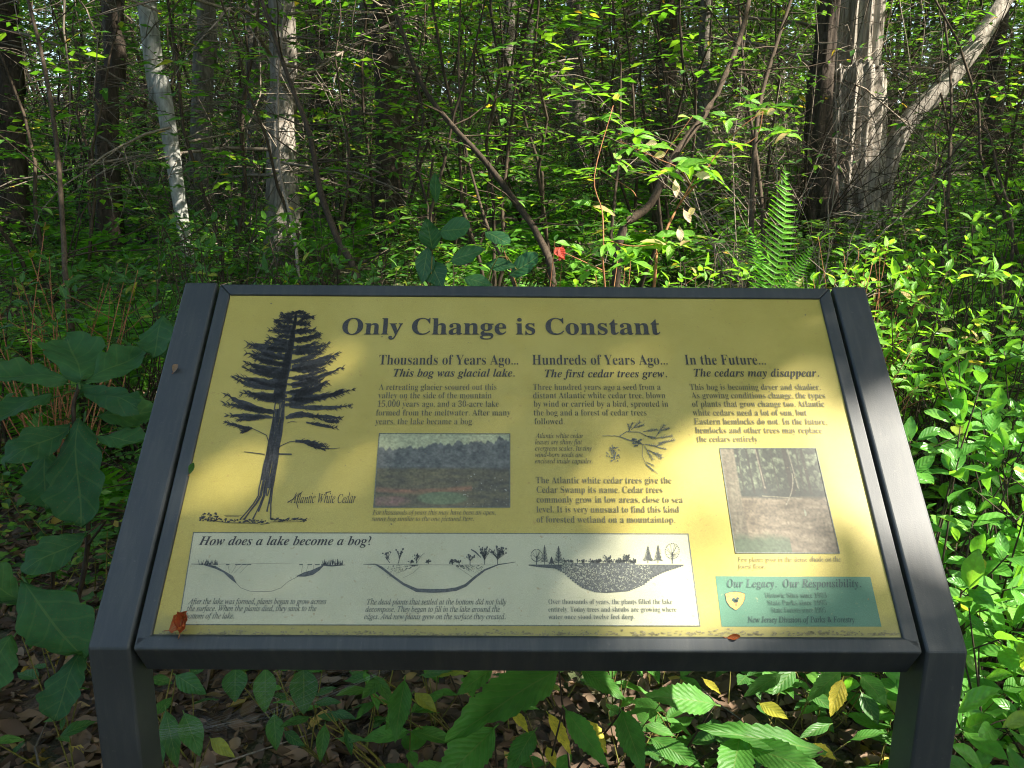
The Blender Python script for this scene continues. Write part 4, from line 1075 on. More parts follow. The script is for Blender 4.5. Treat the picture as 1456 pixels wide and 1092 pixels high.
CL = [(838, 292, 6, 30), (872, 302, 5, 26), (812, 352, 5, 26), (842, 388, 5, 30), (872, 345, 6, 30), (908, 352, 7, 36), (935, 338, 5, 28), (872, 140, 5, 26), (868, 165, 5, 26), (905, 190, 6, 30), (903, 215, 6, 30),
      (925, 212, 5, 28), (960, 240, 6, 34), (985, 232, 6, 34), (1003, 240, 5, 32), (945, 248, 4, 28), (1062, 146, 5, 26), (1080, 158, 6, 28), (1097, 150, 4, 24), (1098, 188, 6, 32), (1120, 190, 4, 28), (1040, 205, 5, 28),
      (1035, 170, 4, 26), (985, 165, 4, 24), (850, 240, 5, 24), (950, 345, 5, 30), (895, 370, 5, 34), (820, 375, 4, 24), (1012, 250, 4, 26), (880, 232, 5, 26), (985, 340, 5, 24), (965, 335, 4, 24)]
for x, y, n, s in CL:
    d = 2.45 + random.uniform(-.06, .1); ph = random.random() * 6
    for j in range(n):
        a = ph + j * 2 * pi / n + random.uniform(-.4, .4); l = s / FPX * d * random.uniform(.85, 1.25)
        put_leaf(leaf_mesh('ovate', M_BLUE, random.choice((.4, .48)), random.randint(0, 2), n=8, droop=.15, fold=.14), at(x + random.uniform(-5, 5), y + random.uniform(-5, 5), d),
                 Vector((cos(a), sin(a) * .7, random.uniform(-.5, .35))), Vector((0, -.3, 1)) + jit(.4), l, blue)
for x, y, ax, ay in [(960, 255, 2, 24), (988, 248, 22, 3), (972, 298, 10, 18), (966, 322, 2, 20), (930, 222, 16, -4), (1090, 162, 12, -6), (918, 205, 16, -2), (978, 305, 10, -8)]:
    plant_leaf(blue, 'ellip', M_TANLEAF, (x, y), (x + ax, y + ay), 11, 2.42, 2.40, up=(0, -1, .3), n=8)['label'] = 'dry papery tan leaf'
for x, y, ax, ay, w in [(790, 352, 12, 14, 16), (800, 350, -4, 20, 12), (795, 362, 8, 6, 10)]:
    plant_leaf(blue, 'serr', M_RED, (x, y), (x + ax, y + ay), w, 2.38, 2.36, up=(0, -1, .3), n=8)['label'] = 'crimson leaf at the tip of a twig'

# dark broad-leaved vine in the middle
random.seed(42)
b0 = on_ground(-.35, 1.9)
vine = empty('greenbrier', b0, 'dark broad-leaved climber standing in shade behind the middle of the top rail', 'vine')
link('stem', stem_mesh([(curve([b0] + sp([(612, 408, 0), (615, 360, 0), (620, 310, 0)], 2.5), 4), .003, .001), (curve([b0] + sp([(690, 400, 0), (745, 390, 0)], 2.5), 4), .003, .001)], M_GSTEM, 5), vine)
for bs, tp, w, k in [((615, 355), (606, 310), 34, 'ovate'), ((625, 330), (668, 322), 40, 'round'), ((612, 372), (628, 408), 40, 'ovate'), ((640, 372), (690, 352), 34, 'ovate'), ((725, 392), (765, 362), 36, 'round'), ((608, 352), (600, 402), 32, 'ovate'),
                     ((690, 375), (735, 378), 22, 'ovate'), ((660, 395), (700, 405), 26, 'ovate'), ((620, 290), (618, 245), 16, 'ellip'), ((640, 410), (600, 420), 30, 'ovate'), ((690, 330), (725, 345), 24, 'round')]:
    plant_leaf(vine, k, M_DARKBROAD, bs, tp, w, 2.5, 2.46, up=(0, -.9, .8), n=14, fold=.05, droop=.05)

# red-tipped dead leaf on a twig at the right, little dry leaves hanging about are on their plants

# ------------------------------------------------------------------ ferns
def frond_arrays(seed, wid=.30, npair=16, sub=6, droop=.35, hi=True):
    """a frond of length 1 along +Y arching down, leaflets on both sides"""
    r = random.Random(seed); V = []; F = []
    def rach(t): return np.array([.03 * sin(t * 2 + seed), t * (1 - .12 * droop * t), .22 * t * (1 - t) * 1.5 - droop * t * t * .6])
    def addt(a, b, c): i = len(V); V.extend([a, b, c]); F.append((i, i + 1, i + 2))
    n = 14
    for i in range(n):
        a, b = rach(i / n), rach((i + 1) / n); w = np.array([.006 * (1 - i / n) + .002, 0, 0])
        addt(a - w, a + w, b); addt(a - w, b, b - w * .7)
    for i in range(npair):
        t = .10 + .88 * i / npair; L = wid * sin(pi * min(1, (t * .9 + .12)) ** .85) ** .8 * (1 - .25 * t) + .015
        p = rach(t); sp_ = .88 / npair
        for sd in (-1, 1):
            dx = np.array([sd * L * .97, L * .28, -L * .18 + r.uniform(-.02, .02)]); along = np.array([0, 1, 0]) * sp_ * .46
            if hi:
                m_ = sub
                pr = [p - along * .7, p + along * .7]
                hw = lambda u: along * .62 * (1 - u ** 1.6) + along * .03
                for k in range(m_):
                    u0 = k / m_; u1 = (k + 1) / m_
                    c0 = p + dx * u0; c1 = p + dx * u1; e0, e1 = hw(u0), hw(u1); z_ = np.array([0, 0, .004])
                    addt(c0, c0 + e0 * .86 + z_, c1); addt(c0 + e0 * .86 + z_, c1 + e1 * 1.12 + z_, c1)
                    addt(c0, c1, c0 - e0 * .86 + z_); addt(c0 - e0 * .86 + z_, c1, c1 - e1 * 1.12 + z_)
            else:
                addt(p - along, p + along, p + dx)
    V = np.array(V); F = np.array(F); return V, F, np.full((F.size, 2), .5)
FRH = [frond_arrays(s, hi=True) for s in (1, 2, 3)]
FRL = [frond_arrays(s, wid=.28, npair=12, hi=False) for s in (4, 5)]
FR_ME = [mesh_np('frond', *FRH[i], mat=M_FERN, smooth=False) for i in range(3)]
FRL_ME = [mesh_np('frond', *FRL[i], mat=M_FERN, smooth=False) for i in range(2)]
FRB_ME = [mesh_np('frond', *FRH[i], mat=M_FERNB, smooth=False) for i in range(2)]
random.seed(51)
# the tall upright frond right of the centre
b0 = at(1098, 470, 2.75); b0.z = gzf(b0.x, b0.y)
fern0 = empty('tall_fern', b0, 'tall upright fern frond glowing in sun behind the right part of the top rail', 'fern')
def frond_at(e, a, b, up, me, s=None, wx=1.0):
    o = bpy.data.objects.new('frond', me); COL.objects.link(o); o.parent = e; o.matrix_parent_inverse = Matrix.Translation(e.location).inverted()
    M = orient(a, b - a, up, s or (b - a).length); o.matrix_basis = M @ Matrix.Diagonal((wx, 1, 1, 1)); return o
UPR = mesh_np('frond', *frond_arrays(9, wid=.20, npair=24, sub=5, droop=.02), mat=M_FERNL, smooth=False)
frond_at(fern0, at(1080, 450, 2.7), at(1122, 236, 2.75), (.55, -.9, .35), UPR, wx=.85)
frond_at(fern0, at(1085, 450, 2.7), at(1066, 318, 2.8), (.5, -.8, .5), UPR, wx=.8)
frond_at(fern0, at(1090, 450, 2.7), at(1160, 350, 2.7), (.2, -.8, .7), UPR, wx=.8)
link('stem', stem_mesh([([b0, at(1080, 452, 2.7)], .003, .002), ([b0 + jit(.01), at(1088, 452, 2.7)], .003, .002)], M_GSTEM, 4), fern0)

def fern(x, y, n, L, meshes, label, group):
    b = on_ground(x, y); e = empty('fern', b, label, 'fern', group)
    for i in range(n):
        a = i * 2 * pi / n + random.uniform(-.35, .35); el = random.uniform(.5, 1.15)
        d = Vector((cos(a) * cos(el), sin(a) * cos(el), sin(el)))
        o = bpy.data.objects.new('frond', random.choice(meshes)); COL.objects.link(o); o.parent = e
        s = L * random.uniform(.75, 1.15)
        o.matrix_basis = orient((0, 0, 0), d, Vector((0, 0, 1)) + jit(.15), s)
    return e
FERN_AT = []
def px_spot(px, d):    # ground position under image column px at distance d
    p = at(px, 400, d); return p.x, p.y
for px, d, n, L in [(575, 4.2, 8, .62), (530, 4.8, 7, .6), (165, 4.3, 8, .7), (215, 5.0, 8, .65), (90, 4.6, 8, .6), (30, 3.8, 7, .6), (430, 4.4, 8, .55), (340, 5.2, 7, .6), (700, 5.0, 8, .6), (800, 5.6, 8, .6), (660, 6.4, 7, .6),
                    (950, 5.2, 8, .6), (1040, 5.5, 8, .6), (1240, 3.9, 8, .58), (1180, 4.8, 8, .5), (1330, 4.6, 8, .5), (1420, 4.2, 8, .55), (1380, 6.2, 8, .5), (1290, 6.8, 8, .5), (1230, 7.5, 8, .45), (1450, 7.5, 8, .5), (1140, 6.3, 7, .5),
                    (1010, 7.2, 7, .5), (900, 7.5, 7, .55), (760, 8.0, 8, .5), (620, 8.5, 8, .55), (480, 7.5, 8, .55), (300, 8.0, 8, .5), (120, 7.2, 8, .6), (30, 6.3, 8, .6), (380, 10, 7, .55), (220, 10.5, 7, .6), (840, 10.5, 8, .55),
                    (1330, 9.5, 8, .5), (1420, 11, 8, .5), (1090, 9.5, 7, .5), (690, 11, 8, .6), (100, 10, 8, .6), (550, 12, 8, .6), (980, 12, 8, .6)]:
    x, y = px_spot(px, d); me = FR_ME if d < 6 else FRL_ME
    if px in (1040, 950): me = FRB_ME
    lab = ('bronze fern turning brown behind the sign' if me is FRB_ME else ('green fern with arching fronds in the undergrowth behind the sign' if d < 6 else 'small fern clump on the forest floor farther back'))
    fern(x, y, n, L, me, lab, 'bronze ferns' if me is FRB_ME else ('ferns just behind the sign' if d < 6 else 'fern clumps farther back'))

# ------------------------------------------------------------------ understory shrubs and saplings
def grow(seed, h, nst, spread, nbr, brl, leaf_l, per, twigr=.004, arch=.15, top_only=.25):
    """stems with flat leafy branchlets; returns stem mesh builder and leaf arrays"""
    r = random.Random(seed); mb = MB(); P, Y, Zn, S_ = [], [], [], []
    for s in range(nst):
        a = r.uniform(0, 2 * pi); lean = r.uniform(.1, 1) * spread
        pts = []; n = 9; ox = oy = 0
        for i in range(n):
            t = i / (n - 1); ox += r.uniform(-.03, .03) * h; oy += r.uniform(-.03, .03) * h
            pts.append(Vector((cos(a) * lean * t * h + ox, sin(a) * lean * t * h + oy, h * t * (r.uniform(.96, 1.0)))))
        mb.tube(pts, [twigr * (1.6 * h) * (1 - .8 * i / (n - 1)) + .0012 for i in range(n)], 5, wob=.1)
        for b in range(nbr):
            t = top_only + (1 - top_only) * (b + r.random()) / nbr; i = min(n - 2, int(t * (n - 1))); f = t * (n - 1) - i
            p = pts[i].lerp(pts[i + 1], min(1, f)); ba = r.uniform(0, 2 * pi); l = brl * r.uniform(.5, 1.2) * (1.15 - .6 * t)
            d = Vector((cos(ba), sin(ba), r.uniform(.05, .6))).normalized(); q = []; m_ = 6
            for k in range(m_):
                q.append(p.copy()); d = (d + Vector((r.uniform(-.2, .2), r.uniform(-.2, .2), -arch * r.random()))).normalized(); p = p + d * l / (m_ - 1)
            mb.tube(q, [twigr * .9 * (1 - .7 * k / (m_ - 1)) for k in range(m_)], 3, cap=False)
            for j in range(per):
                u = .15 + .85 * j / per; k = min(m_ - 2, int(u * (m_ - 1))); w = q[k].lerp(q[k + 1], u * (m_ - 1) - k)
                tdir = (q[k + 1] - q[k]).normalized(); side = tdir.cross(Vector((0, 0, 1))); side = side.normalized() * (1 if j % 2 else -1)
                if r.random() < .5:
                    tw = side * l * .18 * r.random(); w = w + tw
                P.append(w); Y.append(side * r.uniform(.5, 1) + tdir * .8 + Vector((0, 0, r.uniform(-.35, .15)))); Zn.append(Vector((r.uniform(-.4, .4), r.uniform(-.4, .4), 1))); S_.append(leaf_l * r.uniform(.6, 1.25))
    return mb, (np.array([tuple(v) for v in P]), np.array([tuple(v) for v in Y]), np.array([tuple(v) for v in Zn]), np.array(S_))
def variants(n, seed0, mat=M_MID, tmpl=T_SMALL, **kw):
    out = []
    for k in range(n):
        mb, A = grow(seed0 + k, **kw)
        out.append((mb.mesh('stem', M_STEM), mesh_np('foliage', *batch(tmpl, *A), mat=mat, smooth=False)))
    return out
V_LOW = variants(5, 100, h=.55, nst=6, spread=.7, nbr=6, brl=.30, leaf_l=.052, per=10)
V_LOWB = variants(3, 120, h=.5, nst=7, spread=.8, nbr=6, brl=.28, leaf_l=.075, per=8)
V_BRD = variants(3, 170, mat=M_MIDL, h=3.0, nst=2, spread=.5, nbr=12, brl=1.1, leaf_l=.12, per=12, twigr=.0035, top_only=.2)
V_MED = variants(5, 140, h=1.25, nst=4, spread=.55, nbr=11, brl=.5, leaf_l=.06, per=12, top_only=.2)
V_SAP = variants(5, 160, h=3.2, nst=3, spread=.42, nbr=17, brl=1.05, leaf_l=.075, per=17, twigr=.0032, top_only=.15)
V_FAR = variants(5, 180, mat=M_CANOPY, h=5.2, nst=3, spread=.16, nbr=34, brl=1.7, leaf_l=.13, per=24, twigr=.006, tmpl=T_TINY, top_only=.08)
V_DARKSAP = variants(3, 200, h=3.4, nst=2, spread=.45, nbr=12, brl=.9, leaf_l=.07, per=7, twigr=.0042, top_only=.3)
def place(name, v, x, y, label, cat, group, s=1.0):
    b = on_ground(x, y, -.01); e = empty(name, b, label, cat, group)
    a = random.uniform(0, 2 * pi)
    for nm, me in (('stem', v[0]), ('foliage', v[1])):
        o = bpy.data.objects.new(nm, me); COL.objects.link(o); o.parent = e
        o.rotation_euler = (0, 0, 0)
    e.rotation_euler = (random.uniform(-.06, .06), random.uniform(-.06, .06), a); e.scale = (s, s, s * random.uniform(.9, 1.1)); return e
random.seed(61)
spots = []
def free(x, y, r):
    for a, b, q in spots:
        if (x - a) ** 2 + (y - b) ** 2 < (r + q) ** 2 * .36: return False
    spots.append((x, y, r)); return True
def scatter(n, d0, d1, r, fn, margin=60, xr=None, clear=()):
    c = 0; k = 0
    while c < n and k < n * 40:
        k += 1
        d = sqrt(random.uniform(d0 * d0, d1 * d1)); px = random.uniform(-margin, 1456 + margin)
        if xr and not (xr[0] < px < xr[1]): continue
        if any(a < px < b and d < dd for a, b, dd in clear): continue
        x, y = px_spot(px, d)
        if free(x, y, r): fn(x, y, px, d); c += 1
TRUNKCLEAR = ((1110, 1290, 9.0), (225, 275, 7.0))
for px, d in ((1150, 7.2), (1190, 7.0), (1235, 7.4), (1280, 7.3), (1170, 6.4), (1215, 6.2), (1260, 6.0), (1310, 7.6)):
    x, y = px_spot(px, d); spots.append((x, y, .3)); place('leafy_shrub', random.choice(V_LOW), x, y, 'knee-high leafy shrub', 'shrub', 'low shrubs in the undergrowth', random.uniform(.9, 1.2))
scatter(60, 2.9, 7.5, .36, lambda x, y, px, d: place('leafy_shrub', random.choice(V_LOW if random.random() < .75 else V_LOWB), x, y, 'knee-high leafy shrub in the green undergrowth behind the sign', 'shrub', 'low shrubs in the undergrowth', random.uniform(.7, 1.15)))
scatter(64, 7.5, 16, .5, lambda x, y, px, d: place('leafy_shrub', random.choice(V_LOW + V_LOWB), x, y, 'low green shrub on the rising forest floor in the distance', 'shrub', 'low shrubs farther back', random.uniform(.9, 1.5)))
scatter(11, 3.4, 6, .5, lambda x, y, px, d: place('slender_shrub', random.choice(V_MED), x, y, 'waist-high thin-leaved shrub among the ferns', 'shrub', 'waist-high shrubs', random.uniform(.7, .9)), clear=((1080, 1300, 9), (780, 1000, 9), (225, 275, 7)))
scatter(34, 6, 15, .6, lambda x, y, px, d: place('slender_shrub', random.choice(V_MED), x, y, 'tall thin-leaved shrub deeper in the woods', 'shrub', 'tall shrubs deeper in the woods', random.uniform(.8, 1.3)), clear=((1090, 1330, 9.5), (225, 275, 7.5)))
scatter(9, 4.0, 8, .7, lambda x, y, px, d: place('thin_sapling', random.choice(V_DARKSAP), x, y, 'slim dark-stemmed sapling with sparse leaves', 'sapling', 'slim dark saplings', random.uniform(.8, 1.05)), clear=((1100, 1300, 9.5), (215, 275, 7.5)))
scatter(24, 8, 17, .8, lambda x, y, px, d: place('thin_sapling', random.choice(V_SAP + V_BRD), x, y, 'leafy sapling standing between the farther trunks', 'sapling', 'saplings between the farther trunks', random.uniform(.9, 1.3)), clear=((1120, 1260, 9),))
random.seed(64)
for px, d in ((600, 5.6), (700, 6.2), (790, 6.8), (880, 6.4), (650, 7.6), (1455, 6.2), (60, 5.8), (130, 7.0), (330, 6.6), (470, 6.2), (20, 7.6), (1060, 7.4), (560, 8.2), (950, 8.4), (740, 9.4), (850, 9.8), (400, 9.4), (250, 9.0), (160, 9.6), (1120, 10.4), (1300, 9.2), (1380, 8.6), (660, 10.5), (500, 10.2), (90, 8.6), (1010, 10.8)):
    x, y = px_spot(px, d); spots.append((x, y, .5)); place('leafy_sapling', random.choice(V_SAP + V_BRD * 2), x, y, 'leafy sapling spreading sprays of green leaves above the undergrowth', 'sapling', 'leafy saplings in the middle distance', random.uniform(.85, 1.1))
scatter(150, 14, 46, .9, lambda x, y, px, d: place('distant_sapling', random.choice(V_FAR), x, y, 'distant leafy young tree closing the view through the woods', 'tree', 'distant young trees', random.uniform(.9, 1.2) * (1 + max(0, d - 22) * .035)), margin=260)

# ------------------------------------------------------------------ trees
def trunk_mesh(path, radii, mat, sides=14, seg=8, ridg=.08, nrid=9, flare=0.0, seed=1, twist=.6):
    """trunk with vertical ridges; path of Vectors from base to top in local space"""
    r = random.Random(seed); C = curve(path, seg); n = len(C)
    R = np.interp(np.linspace(0, len(path) - 1, n), range(len(path)), radii)
    ph = [r.uniform(0, 6.28) for _ in range(6)]
    V = []; 
    for i, c in enumerate(C):
        t = i / (n - 1); a_ = C[max(0, i - 1)]; b_ = C[min(n - 1, i + 1)]; tn = (b_ - a_).normalized()
        x = tn.cross(Vector((0, 1, 0))).normalized(); y = tn.cross(x)
        for k in range(sides):
            an = 2 * pi * k / sides + twist * t
            q = R[i] * (1 + ridg * sin(nrid * an + ph[0] + 1.5 * sin(t * 9 + ph[1])) + ridg * .6 * sin((nrid * 2 + 1) * an + ph[2] + 2 * sin(t * 7)) + .04 * sin(2 * an + ph[3] + t * 5) + r.uniform(-.3, .3) * ridg)
            z = c.z if True else 0
            fl = flare * math.exp(-max(0, (c.z - C[0].z)) / .35) * (1 + .5 * sin(5 * an + ph[4]))
            q *= 1 + fl
            V.append(c + (x * cos(an) + y * sin(an)) * q)
    F = [(i * sides + k, i * sides + (k + 1) % sides, (i + 1) * sides + (k + 1) % sides, (i + 1) * sides + k) for i in range(n - 1) for k in range(sides)]
    V = np.array([tuple(v) for v in V])
    me = mesh_np('trunk', V, np.array(F), mat=mat)
    return me
def dead_twigs(seed, h0, h1, n, l0, l1, trunk_r=.1, drop=.25, sub=5):
    r = random.Random(seed); mb = MB()
    for i in range(n):
        z = h0 + (h1 - h0) * r.random(); a = r.uniform(0, 2 * pi); l = r.uniform(l0, l1)
        p = Vector((cos(a) * trunk_r * .7, sin(a) * trunk_r * .7, z)); d = Vector((cos(a), sin(a), r.uniform(-.3, .5))).normalized(); pts = []
        m_ = 7
        for k in range(m_):
            pts.append(p.copy()); d = (d + Vector((r.uniform(-.3, .3), r.uniform(-.3, .3), -drop * r.random() + .05))).normalized(); p = p + d * l / (m_ - 1)
        r0 = .004 + .006 * l
        mb.tube(pts, [r0 * (1 - .8 * k / (m_ - 1)) for k in range(m_)], 4, cap=False)
        for s in range(sub):
            k = r.randint(1, m_ - 2); p = pts[k].copy(); a2 = r.uniform(0, 2 * pi); dd = (d + Vector((cos(a2), sin(a2), r.uniform(-.5, .4)))).normalized(); ll = l * r.uniform(.2, .5); q = []
            for j in range(5):
                q.append(p.copy()); dd = (dd + Vector((r.uniform(-.3, .3), r.uniform(-.3, .3), r.uniform(-.3, .2)))).normalized(); p = p + dd * ll / 4
            mb.tube(q, [r0 * .45 * (1 - .7 * j / 4) for j in range(5)], 3, cap=False)
            for s2 in range(2):
                k2 = r.randint(1, 3); p = q[k2].copy(); a3 = r.uniform(0, 2 * pi); e_ = Vector((cos(a3), sin(a3), r.uniform(-.4, .4)))
                mb.tube([p, p + e_ * ll * .25 + Vector((0, 0, .01)), p + e_ * ll * .5], [r0 * .25, r0 * .2, r0 * .12], 3, cap=False)
    return mb.mesh('dead_twigs', M_TWIG)
TW = [dead_twigs(300 + k, .4, 5.5, 26, .5, 1.8) for k in range(6)]
TWB = [dead_twigs(330 + k, .3, 6.5, 40, .8, 2.6, sub=7) for k in range(4)]
TREES = []
def tree(name, base, path, radii, mat, label, group=None, sides=14, ridg=.07, nrid=8, flare=.35, twigs=None, seed=1, crown_at=None, seg=6):
    e = empty(name, base, label, 'tree', group)
    o = bpy.data.objects.new('trunk', trunk_mesh(path, radii, mat, sides=sides, seg=seg, ridg=ridg, nrid=nrid, flare=flare, seed=seed)); COL.objects.link(o); o.parent = e
    if twigs is not None:
        w = bpy.data.objects.new('dead_twigs', twigs); COL.objects.link(w); w.parent = e; w.rotation_euler = (0, 0, random.uniform(0, 6.28))
    top = Vector(base) + Vector(path[-1]); TREES.append((e, top)); return e
random.seed(71)
def tree_px(name, pxs, d, rs, mat, label, zb=None, top_h=11, **kw):
    """trunk through image points (bottom to top) at distance d, rooted in the ground and carried on up into the canopy"""
    W = [at(x, y, dd) for (x, y), dd in zip(pxs, d)]
    b = W[0].copy(); g = gzf(b.x, b.y)
    dirn = (W[1] - W[0]); 
    if W[0].z > g + .02:
        t = (W[0].z - g) / max(.2, dirn.z); b = W[0] - dirn * min(t, 1.5); b.z = g
    b.z = gzf(b.x, b.y) - .05
    if W[0].z - b.z < .15: W = W[1:]; rs = rs[1:]
    top = W[-1] + (W[-1] - W[-2]).normalized() * .6; last = Vector((top.x + (top.x - b.x) * .5, top.y + .3, g + top_h))
    pts = [b] + W + [last]; radii = [rs[0] * 1.1] + list(rs) + [rs[-1] * .35]
    return tree(name, b, [p - b for p in pts], radii, mat, label, **kw)
tree_px('pale_birch', [(262, 335), (247, 230), (228, 110), (208, 0)], [7, 7, 7, 7], [.050, .06, .068, .075], M_BIRCH, 'pale mottled birch trunk leaning left with sun on its bark', sides=18, ridg=.03, twigs=TW[0], seed=3)
tree_px('grey_cedar', [(404, 350), (402, 260), (398, 150), (400, 0)], [7.6, 7.6, 7.6, 7.6], [.145, .13, .125, .12], M_LOG, 'thick grey fissured trunk standing right of the pale birch', sides=36, ridg=.06, nrid=9, twigs=TWB[0], seed=4)
tree_px('big_cedar', [(1203, 290), (1207, 225), (1210, 120), (1212, 0)], [8.6, 8.6, 8.6, 8.6], [.29, .30, .295, .285], M_CEDAR, 'massive old cedar with shaggy pale bark in sunlight, at the right', sides=130, ridg=.10, nrid=13, flare=.15, seed=5, seg=16, top_h=13)
tree_px('split_cedar', [(1168, 255), (1165, 190), (1168, 100), (1180, 0)], [8.0, 8.05, 8.1, 8.1], [.13, .12, .11, .10], M_DARKBARK, 'dark stem pressed against the left side of the massive cedar', sides=40, ridg=.12, nrid=7, flare=.5, seed=6, seg=8)
# leaning log at right
a = at(1272, 205, 8.6); b_ = at(1345, 118, 8.6); c = at(1400, 45, 8.6); g = on_ground(a.x - .1, a.y, -.05)
lg = empty('leaning_log', g, 'bare grey fallen log leaning up to the right beside the massive cedar', 'log')
o = bpy.data.objects.new('trunk', trunk_mesh([Vector((0, 0, 0)), a - g, b_ - g, c - g, at(1480, -80, 8.8) - g, at(1570, -200, 9) - g], [.105, .10, .095, .085, .07, .04], M_LOG, sides=40, ridg=.05, nrid=8, flare=0, seed=8)); COL.objects.link(o); o.parent = lg
DK = [('dark_trunk', [(22, 350), (18, 200), (12, 100), (5, 0)], 7.5, .11, M_DARKBARK, 'dark trunk at the left edge of the woods'),
      ('dark_trunk', [(155, 300), (152, 200), (152, 100), (160, 0)], 8.5, .11, M_DARKBARK, 'dark trunk left of the pale birch'),
      ('dark_trunk', [(553, 260), (552, 180), (548, 80), (545, 0)], 9.0, .135, M_DARKBARK, 'dark trunk above the title of the sign, left of the middle'),
      ('slim_trunk', [(1000, 300), (1000, 200), (1002, 100), (1005, 0)], 9.5, .075, M_GREYBARK, 'slim grey trunk between the twiggy shrub and the massive cedar'),
      ('slim_trunk', [(510, 330), (505, 220), (515, 100), (520, 0)], 11, .09, M_GREYBARK, 'slim grey trunk just left of the dark one above the sign'),
      ('dark_trunk', [(948, 300), (945, 180), (945, 80), (950, 0)], 11, .16, M_DARKBARK, 'dark trunk with hanging dead twigs right of the middle'),
      ('slim_trunk', [(285, 300), (287, 180), (290, 60), (292, 0)], 9.8, .12, M_GREYBARK, 'brown-grey trunk between the pale birch and the thick grey trunk'),
      ('slim_trunk', [(365, 280), (362, 180), (360, 80), (358, 0)], 11.5, .10, M_GREYBARK, 'trunk showing behind the left side of the thick grey one'),
      ('dark_trunk', [(455, 300), (455, 200), (450, 100), (448, 0)], 12, .12, M_DARKBARK, 'dark trunk right of the thick grey one'),
      ('dark_trunk', [(1410, 280), (1412, 180), (1418, 80), (1425, 0)], 12, .12, M_DARKBARK, 'dark trunk behind the leaning log at the right edge'),
      ('slim_trunk', [(825, 280), (822, 180), (818, 80), (815, 0)], 13, .12, M_GREYBARK, 'grey trunk far back above the middle of the sign'),
      ('slim_trunk', [(725, 280), (722, 180), (722, 80), (725, 0)], 14, .10, M_GREYBARK, 'thin trunk far back slightly left of the middle')]
for nm, pxs, d, r_, mt, lab in DK:
    tree_px(nm, pxs, [d] * 4, [r_ * 1.05, r_, r_ * .95, r_ * .9], mt, lab, sides=20, ridg=.06, twigs=random.choice(TW + TWB), seed=random.randint(1, 999))
# slim leaning stems near the sign
LS = [([(510, 408), (480, 340), (455, 270), (440, 190), (410, 110), (372, 0)], 4.2, .021, 'slender brown stem curving up leftwards from behind the top rail'),
      ([(786, 400), (765, 335), (735, 290), (690, 230), (640, 175), (600, 120), (570, 40)], 4.6, .024, 'slender dark stem leaning left above the middle of the sign'),
      ([(880, 345), (925, 290), (960, 220), (1010, 150), (1050, 60), (1065, 0)], 5.0, .030, 'dark crooked stem leaning right behind the twiggy shrub'),
      ([(97, 430), (90, 330), (80, 200), (62, 90), (40, 0)], 3.9, .016, 'thin upright dark stem near the left edge'),
      ([(1068, 345), (1070, 260), (1080, 150), (1105, 60), (1125, 0)], 5.2, .020, 'thin dark stem left of the massive cedar'),
      ([(1085, 345), (1078, 240), (1060, 120), (1050, 0)], 5.4, .016, 'second thin stem rising with the one left of the massive cedar'),
      ([(1345, 320), (1350, 230), (1352, 120), (1340, 0)], 5.5, .014, 'thin dark stem in front of the leaning log'),
      ([(735, 420), (700, 340), (680, 280), (660, 200), (652, 100), (655, 0)], 5.0, .012, 'thin stem crossing the leaning one above the middle'),
      ([(425, 400), (418, 330), (398, 240), (395, 130), (405, 0)], 4.4, .011, 'pale thin stem in front of the thick grey trunk'),
      ([(1440, 340), (1420, 250), (1395, 180), (1330, 250)], 5.0, .010, 'bent twiggy stem at the right edge')]
for i, (pxs, d, r_, lab) in enumerate(LS):
    W = [at(x, y, d + .12 * k) for k, (x, y) in enumerate(pxs)]; g = on_ground(W[0].x + .02, W[0].y, -.02)
    e = empty('slender_sapling', g, lab, 'sapling')
    pts = [g] + W + ([W[-1] + (W[-1] - W[-2]) * 1.2] if i < 9 else [])
    o = bpy.data.objects.new('stem', None); 
    me = stem_mesh([(curve([p - g for p in pts], 5), r_, r_ * .45)], M_STEM if i != 8 else M_TWIG, 8); bpy.data.objects.remove(o)
    o = bpy.data.objects.new('stem', me); COL.objects.link(o); o.parent = e
    r = random.Random(900 + i); mb = MB(); P, Y, Zn, S_ = [], [], [], []
    for b in range(16):
        k = r.randint(1, len(pts) - 2); p = (pts[k].lerp(pts[k + 1], r.random())) - g; a = r.uniform(0, 2 * pi); dd = Vector((cos(a), sin(a) * .6, r.uniform(-.1, .7))).normalized(); l = r.uniform(.2, .8); q = []
        for j in range(6):
            q.append(p.copy()); dd = (dd + Vector((r.uniform(-.25, .25), r.uniform(-.25, .25), r.uniform(-.2, .15)))).normalized(); p = p + dd * l / 5
        mb.tube(q, [r_ * .22 * (1 - .7 * j / 5) + .0008 for j in range(6)], 4, cap=False)
        for j in range(2, 6):
            if r.random() < .75:
                for _ in range(2):
                    P.append(q[j]); Y.append(Vector((r.uniform(-1, 1), r.uniform(-1, 1), r.uniform(-.5, .2)))); Zn.append(Vector((r.uniform(-.4, .4), r.uniform(-.6, .2), 1))); S_.append(r.uniform(.035, .075))
    o = bpy.data.objects.new('twigs', mb.mesh('twigs', M_STEM)); COL.objects.link(o); o.parent = e
    TL = leaf_hi('ovate', i, .5, 4, .15, .14); tri = (TL[0], TL[1], TL[2])
    A = batch(tri, np.array([tuple(v) for v in P]), np.array([tuple(v) for v in Y]), np.array([tuple(v) for v in Zn]), np.array(S_))
    o = bpy.data.objects.new('foliage', mesh_np('foliage', *A, mat=M_MID)); COL.objects.link(o); o.parent = e

